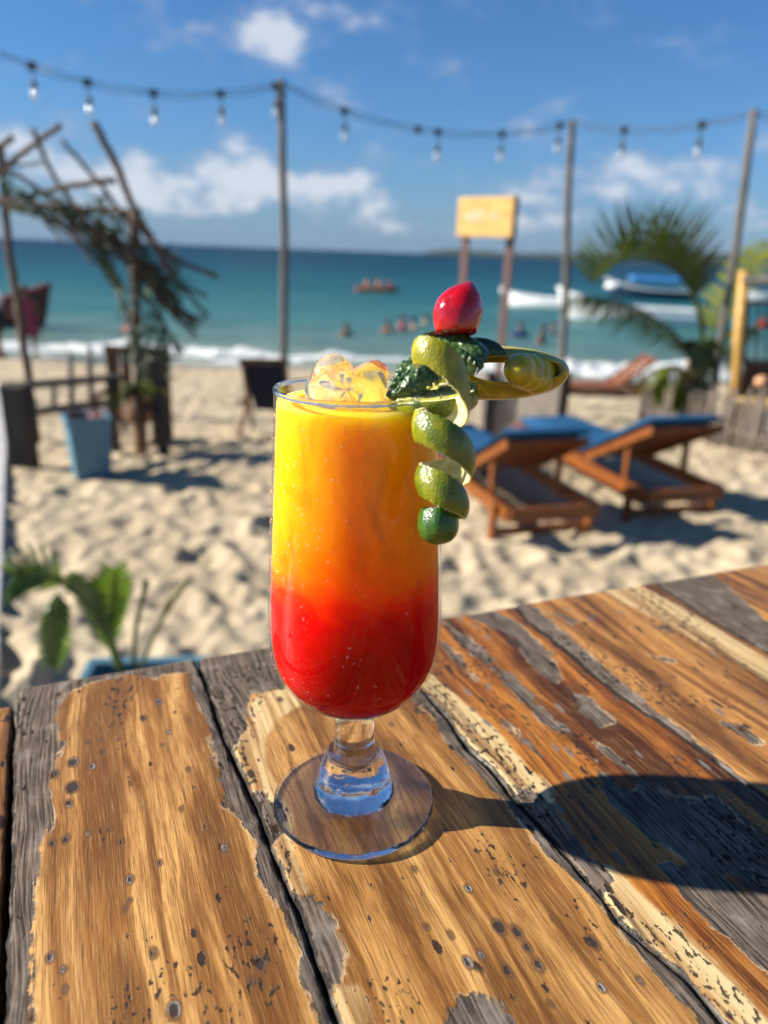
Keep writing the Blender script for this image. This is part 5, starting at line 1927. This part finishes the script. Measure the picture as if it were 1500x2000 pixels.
# near planter with a young fan-leaved palm, just past the table edge
NPY = 2.12
rl, rr_ = at_y(203, 1300, NPY), at_y(408, 1268, NPY + 0.02)
npz = (rl.z + rr_.z) / 2
npl = planter(((rl.x + rr_.x) / 2, NPY - 0.18, 0.0), math.radians(6), (rr_ - rl).length + 0.02, 0.25, npz, 'pale blue planter just beyond the far edge of the table', 0.05)
seed_p = thing('fan_palm_seedling', ((rl.x + rr_.x) / 2, NPY - 0.16, npz - 0.06), 'young palm with ribbed drooping leaves in the near blue planter', 'plant')
m, nt, b, co = new_mat('ribbed_leaf')
u_ = nt.attr('rib')
n1 = nt.noise(co, 30.0, 3, 0.55)
base = nt.mix(nt.step(n1, 0.3, 0.7), (0.032, 0.068, 0.009), (0.075, 0.125, 0.018))
base = nt.mix(nt.step(u_, 0.72, 0.95), base, (0.22, 0.26, 0.07))
nt.put(b.inputs['Base Color'], base)
b.inputs['Roughness'].default_value = 0.35
rib_m = m
leafy(m, 0.4)


def fan_leaf(mid, halfw, nrm, nr, seed, gap=0.55, name='leaf'):
    """a pleated blade: fingers leave the mid-rib and end in split tips"""
    sp_ = catmull(mid, 10)
    N_ = len(sp_)
    rg = random.Random(seed)
    V_, F_, A = [], [], []
    for s_ in (-1, 1):
        for k in range(nr):
            t = (k + 0.5) / nr
            f_ = t * (N_ - 1.001)
            i = int(f_)
            p = sp_[i].lerp(sp_[i + 1], f_ - i)
            d = (sp_[i + 1] - sp_[i]).normalized()
            side = d.cross(nrm).normalized() * s_
            up = Vector(nrm).normalized()
            L = halfw * (0.45 + 0.75 * math.sin(math.pi * (0.15 + 0.8 * t))) * rg.uniform(0.9, 1.08)
            v = (side * 0.8 + d * 0.75).normalized()
            wd_ = (sp_[-1] - sp_[0]).length / nr * (0.78 if k > 1 else 0.6)
            o0 = len(V_)
            for j in range(6):
                tt_ = j / 5
                c = p + v * (L * tt_) + up * (0.10 * L * tt_ - 0.35 * L * tt_ ** 2.4)
                w_ = wd_ * (1 - gap * tt_) * (1 if j < 5 else 0.15)
                V_ += [c - d * w_, c + up * (wd_ * 0.35), c + d * w_]
                A += [0.0, 1.0, 0.0]
            for j in range(5):
                a0 = o0 + j * 3
                F_ += [(a0, a0 + 1, a0 + 4, a0 + 3), (a0 + 1, a0 + 2, a0 + 5, a0 + 4)]
    o0 = len(V_)
    mb = MB().tube(sp_, [0.006 * (1 - 0.7 * i / N_) for i in range(N_)], 6)
    V_ += [Vector(v) for v in mb.v]
    A += [0.9] * len(mb.v)
    me = bpy.data.meshes.new(name)
    me.from_pydata([tuple(v) for v in V_], [], F_ + [tuple(i + o0 for i in q) for q in mb.f])
    at_ = me.attributes.new('rib', 'FLOAT', 'POINT')
    at_.data.foreach_set('value', A)
    me.polygons.foreach_set('use_smooth', [True] * len(me.polygons))
    me.materials.append(rib_m)
    o = bpy.data.objects.new(name, me)
    COL.objects.link(o)
    attach(o, seed_p)
    return o


def sd_(px_, y_, dy=0.0):
    return at_y(px_, y_, NPY - 0.14 + dy)


stem_m = plain('green_stalk', (0.12, 0.17, 0.03), (0.07, 0.11, 0.02), 25.0, rough=0.4, bump=0)
stem_y = plain('yellow_stalk', (0.34, 0.32, 0.06), (0.24, 0.24, 0.05), 25.0, rough=0.4, bump=0)
MB().tube(catmull([sd_(232, 1310), sd_(205, 1240), sd_(165, 1175, -.02), sd_(122, 1140, -.04)], 6), [0.008] * 18 + [0.005], 8).build('stalk', stem_m, seed_p, True)
MB().tube(catmull([sd_(238, 1310), sd_(218, 1250), sd_(196, 1190), sd_(176, 1150)], 6), [0.010] * 18 + [0.006], 8).build('stalk', stem_m, seed_p, True)
MB().tube(catmull([sd_(262, 1312), sd_(264, 1240), sd_(276, 1180), sd_(284, 1145)], 6), [0.0075] * 18 + [0.003], 8).build('stalk', stem_m, seed_p, True)
MB().tube(catmull([sd_(272, 1312), sd_(300, 1240), sd_(335, 1180), sd_(372, 1130)], 6), [0.006] * 18 + [0.002], 8).build('stalk', stem_y, seed_p, True)
fan_leaf([sd_(124, 1142, -.04), sd_(96, 1128, -.06), sd_(64, 1124, -.08), sd_(30, 1128, -.1)], 0.105, (Vector((0.1, -0.75, 0.6))), 9, 1)
fan_leaf([sd_(112, 1160, -.05), sd_(108, 1200, -.08), sd_(104, 1250, -.08), sd_(98, 1300, -.07)], 0.060, Vector((0.15, -0.9, 0.25)), 9, 2)
fan_leaf([sd_(200, 1230, .0), sd_(176, 1185, -.02), sd_(156, 1150, -.05), sd_(132, 1128, -.08)], 0.075, Vector((-0.3, -0.8, 0.5)), 10, 3)
fan_leaf([sd_(210, 1265, .02), sd_(212, 1215, .02), sd_(215, 1165, .02), sd_(222, 1112, .0)], 0.085, Vector((0.55, -0.75, 0.25)), 11, 4)
fan_leaf([sd_(282, 1160), sd_(284, 1146), sd_(285, 1134)], 0.014, Vector((0, -1, .2)), 4, 5)
mb = MB()
blade(mb, sd_(322, 1198), (sd_(372, 1120) - sd_(322, 1198)), 0.17, 0.018, 0.1)
mb.build('leaf', stem_y, seed_p, True)
mb = MB()
blade(mb, sd_(318, 1208), (sd_(345, 1128) - sd_(318, 1208)), 0.15, 0.014, 0.1)
mb.build('leaf', stem_y, seed_p, True)

# ------------------------------------------------------------------ navy deck chair behind the glass
navy_m = plain('navy_canvas', (0.012, 0.020, 0.055), (0.008, 0.012, 0.035), 60.0, rough=0.85, bump=0.001, spec=0.2)
dy0 = 6.95
dch = thing('deck_chair', at_y(515, 860, dy0), 'folding wooden deck chair with navy canvas behind the glass', 'deck chair')


def dq(px_, y_, dy=0.0):
    return at_y(px_, y_, dy0 + dy)


gz_ = sand_z(dy0) - 0.03
for px_ in (474, 556):
    tp_ = dq(px_, 704, -0.12)
    MB().beam((dq(px_, 850).x, dy0 + 0.55, gz_), tp_, 0.03, 0.055, (0, 1, 0)).build('back_leg', brownch, dch)
    MB().beam((dq(px_, 850).x, dy0 - 0.22, gz_), (dq(px_, 850).x, dy0 + 0.42, gz_ + 0.42), 0.03, 0.05).build('front_leg', brownch, dch)
    MB().beam((dq(px_, 850).x, dy0 - 0.10, gz_ + .36), (dq(px_, 850).x, dy0 + 0.5, gz_ + 0.36), 0.04, 0.03).build('armrest', brownch, dch)
a0, a1 = dq(468, 706, -.12), dq(562, 706, -.12)
MB().beam(a0, a1, 0.045, 0.05).build('top_rail', brownch, dch)
MB().beam((a0.x, dy0 - .2, gz_ + .04), (a1.x, dy0 - .2, gz_ + .04), 0.03, 0.04).build('stretcher', brownch, dch)
rows = []
for k in range(13):
    t = k / 12
    y_ = dy0 - 0.12 + 0.55 * t + 0.05 * math.sin(math.pi * t)
    z_ = a0.z - 0.01 - (a0.z - (gz_ + 0.22)) * t - 0.06 * math.sin(math.pi * t)
    rows.append([(a0.x + 0.03, y_, z_), ((a0.x + a1.x) / 2, y_ + .02, z_ - .015), (a1.x - 0.02, y_, z_)])
MB().grid(rows).build('canvas', navy_m, dch, True)
o = dch.children[-1]
sol = o.modifiers.new('thickness', 'SOLIDIFY')
sol.thickness = 0.006

# ------------------------------------------------------------------ boats
white_hull = plain('white_hull', (0.78, 0.79, 0.78), (0.66, 0.67, 0.66), 2.0, rough=0.4, bump=0)
navy_hull = plain('navy_hull', (0.02, 0.045, 0.09), (0.014, 0.03, 0.06), 2.0, rough=0.35, bump=0)
red_paint = plain('red_paint', (0.42, 0.035, 0.02), (0.26, 0.02, 0.014), 4.0, rough=0.45, bump=0)
tarp_m = plain('blue_tarp', (0.03, 0.16, 0.42), (0.02, 0.11, 0.30), 3.0, rough=0.5, bump=0.01)
motor_m = plain('outboard_black', (0.03, 0.03, 0.035), (0.02, 0.02, 0.022), 8.0, rough=0.35, bump=0)
inner_m = plain('boat_inside', (0.42, 0.44, 0.44), (0.30, 0.31, 0.31), 3.0, rough=0.6, bump=0)
orange_m = plain('orange_plastic', (0.62, 0.19, 0.03), (0.46, 0.12, 0.02), 6.0, rough=0.45, bump=0)


cloth_hull = plain('maroon_hull', (0.10, 0.02, 0.02), (0.05, 0.012, 0.012), 3.0, rough=0.5, bump=0)


def boat(loc, rz, L, B, H, label, hull_m=white_hull, rail_m=white_hull, bow=0.55, motor=True, tarp=False, name='boat', cat='boat'):
    """bow towards local +x"""
    t_ = thing(name, loc, label, cat, None, rz)
    outer, inn = [], []
    n_ = 18
    for i in range(n_ + 1):
        t = i / n_
        x = -L / 2 + L * t
        k = (1 - max(0, (t - 0.45) / 0.55) ** 2.1)
        bw = B / 2 * (0.86 + 0.14 * min(1, t / 0.35)) * max(k, 0.0)
        sh = H + bow * max(0, (t - 0.35) / 0.65) ** 2.0
        keel = -0.25 + (sh + 0.20) * max(0, (t - 0.86) / 0.14) ** 2
        ro, ri = [], []
        for j in range(-6, 7):
            s_ = j / 6
            a = abs(s_)
            yy = math.copysign(bw * min(1, 1.15 * a ** 0.6), s_) if j else 0.0
            zz_ = keel + (sh - keel) * a ** 2.0
            ro.append((x, yy, zz_))
            ri.append((x, yy * 0.92, zz_ + 0.06 if a < 1 else sh))
        outer.append(ro)
        inn.append(ri[::-1])
    mb = MB().grid(outer)
    mb.f.append(tuple(range(12, -1, -1)))
    hull_o = mb.build('hull', hull_m, t_, True, True)
    MB().grid(inn).build('inner_hull', inner_m, t_, True, True)
    for s_ in (0, 12):
        MB().tube([r[s_] for r in outer], 0.045, 6).build('gunwale', rail_m, hull_o, True, True)
    for t in (0.22, 0.42, 0.62):
        i = int(t * n_)
        r = outer[i]
        MB().box((r[0][0], 0, H * 0.72), (0.24, abs(r[0][1]) * 1.8, 0.04)).build('thwart', inner_m, hull_o, False, True)
    if motor:
        mb = MB().box((-L / 2 - 0.12, 0, H + 0.18), (0.30, 0.26, 0.36), None, 0.8).box((-L / 2 - 0.13, 0, H - 0.35), (0.12, 0.08, 0.8))
        bevel(mb.build('outboard_motor', motor_m, t_, False, True), 0.03)
    if tarp:
        rows = []
        for i in range(9):
            x = -L * 0.38 + L * 0.62 * i / 8
            rows.append([(x, B * 0.46 * s_, H + 0.95 - 0.28 * s_ * s_ + 0.05 * math.sin(i * 2.1)) for s_ in (-1, -.6, -.2, .2, .6, 1)])
        tp_ = MB().grid(rows).build('canopy', tarp_m, t_, True, True)
        so = tp_.modifiers.new('thickness', 'SOLIDIFY')
        so.thickness = 0.03
        for x in (-L * 0.36, L * 0.22):
            for s_ in (-1, 1):
                MB().tube([(x, s_ * B * 0.42, H * .6), (x, s_ * B * 0.42, H + 0.72)], 0.022, 6).build('canopy_pole', inner_m, t_, False, True)
    return t_


def on_sea(px_, y_):
    return at_z(px_, y_, SEA_Z)


boat(on_sea(1050, 600), math.radians(150), 4.6, 1.5, 0.50, 'small white skiff left of the other moored boats', bow=0.42)
boat(on_sea(1222, 628), math.radians(163), 6.4, 1.8, 0.62, 'long white open boat half hidden behind the palm frond', bow=0.75)
boat(on_sea(1262, 583), math.radians(168), 6.2, 2.0, 0.62, 'dark hulled boat with white bow and blue canopy behind the palm', hull_m=navy_hull, bow=0.7, tarp=True)
bw_ = MB().ball((2.35, 0, 0.78), (0.75, 0.50, 0.34), 14, 8).build('bow_cover', white_hull, bpy.context.scene.objects['boat.002'], True, True)
boat(on_sea(1500, 590), math.radians(175), 4.8, 1.6, 0.55, 'white boat seen through the railing of the hut', bow=0.5)
boat(on_sea(-70, 640) + Vector((0, 0.4, 0)), math.radians(-8), 5.6, 1.7, 0.62, 'dark boat with bright red gunwale beached at the left edge', hull_m=cloth_hull, rail_m=red_paint, bow=0.75, motor=False)
rb_o = bpy.context.scene.objects['boat.004']
for s_ in (-1, 1):
    rows = []
    for i in range(9):
        t = i / 8
        x = -2.8 + 5.5 * t
        k = (1 - max(0, (t - 0.45) / 0.55) ** 2.1)
        yv = s_ * (0.85 * k + 0.015)
        sh = 0.62 + 0.75 * max(0, (t - 0.35) / 0.65) ** 2
        rows.append([(x, yv, sh - 0.02), (x, yv * 0.985 + s_ * 0.012, sh - 0.3)])
    MB().grid(rows).build('red_strake', red_paint, rb_o, True, True)
kay = boat(on_sea(736, 570), math.radians(4), 2.9, 0.8, 0.22, 'orange kayak with paddlers out on the water', hull_m=orange_m, rail_m=orange_m, bow=0.12, motor=False, name='kayak', cat='kayak')

# ------------------------------------------------------------------ people
skin_a = plain('skin_tan', (0.27, 0.14, 0.08), (0.22, 0.11, 0.06), 20.0, rough=0.5, bump=0, sss=0.1)
skin_b = plain('skin_deep', (0.16, 0.08, 0.045), (0.12, 0.06, 0.035), 20.0, rough=0.5, bump=0, sss=0.1)
hair_m = plain('dark_hair', (0.025, 0.018, 0.014), (0.015, 0.01, 0.008), 60.0, rough=0.5, bump=0)
cloth = {}


def cloth_mat(name, c):
    if name not in cloth:
        cloth[name] = plain('cloth_' + name, c, tuple(x * 0.75 for x in c), 30.0, rough=0.85, bump=0.002, spec=0.2)
    return cloth[name]


def person(loc, rz, H, skin, label, top=None, bottom=None, dress=False, pose=0.0, arms=0.25, group=None, sit=False):
    t_ = thing('person', loc, label, 'person', group, rz)
    k = H / 1.7
    V_ = [(0, 0, .95), (0, 0, 1.15), (0, 0, 1.36), (0, 0, 1.46), (0, -.01, 1.58), (0, -.01, 1.68)]
    R_ = [.13, .125, .13, .055, .085, .06]
    E_ = [(0, 1), (1, 2), (2, 3), (3, 4), (4, 5)]

    def add(p, r, frm):
        V_.append(p)
        R_.append(r)
        E_.append((frm, len(V_) - 1))
        return len(V_) - 1
    for s_ in (-1, 1):
        sh = add((s_ * .17, 0, 1.39), .055, 2)
        el = add((s_ * (.20 + arms * .25), -.05 * arms, 1.12 + arms * .1), .042, sh)
        wr = add((s_ * (.20 + arms * .35), -.22 * arms - .03, .90 + arms * .35), .030, el)
        pm = add((s_ * (.20 + arms * .37), -.26 * arms - .05, .83 + arms * .38), .034, wr)
        for f_ in (-.018, 0, .018):
            add((s_ * (.20 + arms * .38), -.27 * arms - .06 + f_, .76 + arms * .40), .010, pm)
        hp_ = add((s_ * .10, 0, .90), .095, 0)
        st = s_ * pose
        if sit:
            kn = add((s_ * .13, -.42, .92), .06, hp_)
            an = add((s_ * .13, -.80, .86), .042, kn)
            add((s_ * .13, -.88, .92), .035, an)
        else:
            kn = add((s_ * .105, -st * .5 - .01, .50), .062, hp_)
            an = add((s_ * .105, -st + .02, .08), .042, kn)
            add((s_ * .11, -st - .13, .03), .035, an)
    me = bpy.data.meshes.new('body')
    me.from_pydata([tuple(c * k for c in v) for v in V_], E_, [])
    me.materials.append(skin)
    o = bpy.data.objects.new('body', me)
    COL.objects.link(o)
    attach(o, t_, True)
    sk = o.modifiers.new('skin', 'SKIN')
    sk.use_smooth_shade = True
    for i, sv in enumerate(me.skin_vertices[0].data):
        sv.radius = (R_[i] * k, R_[i] * k)
        sv.use_root = i == 0
    su = o.modifiers.new('sub', 'SUBSURF')
    su.levels = su.render_levels = 1
    hr = MB().ball((0, 0.025 * k, 1.64 * k), (.098 * k, .105 * k, .10 * k), 14, 8)
    hr.build('hair', hair_m, t_, True, True)
    nose = MB().ball((0, -.098 * k, 1.595 * k), (.014 * k, .018 * k, .024 * k), 6, 4)
    nose.build('nose', skin, t_, True, True)
    if top:
        pr_ = [(.145, 1.00), (.160, 1.12), (.170, 1.25), (.185, 1.36), (.12, 1.435), (.075, 1.45)]
        mb = MB().lathe([(a * k, z * k) for a, z in pr_], 20)
        for s_ in (-1, 1):
            mb.tube([(s_ * .13 * k, 0, 1.40 * k), (s_ * .20 * k, 0, 1.34 * k), (s_ * (.21 + arms * .15) * k, -.02, (1.21 + arms * .06) * k)], [.075 * k, .075 * k, .068 * k], 10)
        mb.v = [(x, y * 0.8, z) for x, y, z in mb.v]
        mb.build('shirt', top, t_, True, True)
    if bottom and not sit:
        if dress:
            pr_ = [(.27, .55), (.235, .75), (.20, .92), (.155, 1.08), (.175, 1.25), (.17, 1.37), (.10, 1.43)]
            mb = MB().lathe([(a * k, z * k) for a, z in pr_], 20)
            mb.v = [(x, y * 0.8, z) for x, y, z in mb.v]
            mb.build('dress', bottom, t_, True, True)
        else:
            mb = MB()
            for s_ in (-1, 1):
                mb.tube([(s_ * .075 * k, 0, 1.02 * k), (s_ * .09 * k, -s_ * pose * .1, .85 * k), (s_ * .105 * k, -s_ * pose * .35, .58 * k)], [.115 * k, .118 * k, .10 * k], 12)
            mb.build('shorts', bottom, t_, True, True)
    return t_


pink = cloth_mat('pink', (0.34, 0.06, 0.09))
white_c = cloth_mat('white', (0.72, 0.74, 0.80))
darkc = cloth_mat('dark', (0.03, 0.035, 0.05))
blue_c = cloth_mat('blue', (0.05, 0.10, 0.24))
pA_ = at_g(62, 699)
person((pA_.x, pA_.y, max(sand_z(pA_.y), SEA_Z) - .02), math.radians(200), 1.62, skin_b, 'person in a dark pink dress standing at the waterline by the red boat', bottom=pink, dress=True, pose=.05)
pA_ = at_g(2, 700)
person((pA_.x, pA_.y, max(sand_z(pA_.y), SEA_Z) - .02), math.radians(150), 1.74, skin_b, 'person in a white shirt at the left edge beside the boat', top=white_c, bottom=darkc, pose=.12)
# bathers: the water hides them to the chest or waist
for k, (px_, y_, dep, tp, lab) in enumerate(((676, 655, 1.18, None, 'bather alone in the shallows left of the group'), (757, 650, 1.16, orange_m, 'bather in orange at the left end of the group'), (786, 645, 1.05, pink, 'bather in pink in the middle of the group'), (806, 642, 1.15, None, 'bare shouldered bather next to the one in pink'),
                                            (832, 632, 1.2, None, 'bather farthest out near the cherry'), (1015, 656, 1.1, blue_c, 'bather in blue between the sign posts and the pole'), (1057, 672, .95, None, 'bather wading waist deep left of the right middle pole'), (1078, 652, 1.15, darkc, 'bather in dark clothes farther out beside the pole'),
                                            (252, 655, 1.0, pink, 'bather seen through the branch arch'), (1488, 640, 1.0, red_paint, 'bather in red seen through the hut railing'))):
    q = on_sea(px_, y_)
    person((q.x, q.y, SEA_Z - dep - 0.12), math.radians(40 * k), 1.68, skin_a if k % 3 else skin_b, lab, top=tp, arms=0.7 if k % 2 else 0.4, group='bathers in the sea')
for k, dx in enumerate((-0.7, 0.1, 0.85)):
    q = on_sea(736, 570)
    person((q.x + dx, q.y, SEA_Z + 0.16 - 0.80), math.radians(90 + 8 * k), 1.55, skin_a, ('paddler at the left end of the orange kayak', 'paddler in the middle of the orange kayak', 'paddler at the right end of the orange kayak')[k], top=orange_m if k < 2 else pink, arms=0.6, sit=True, group='kayak paddlers')
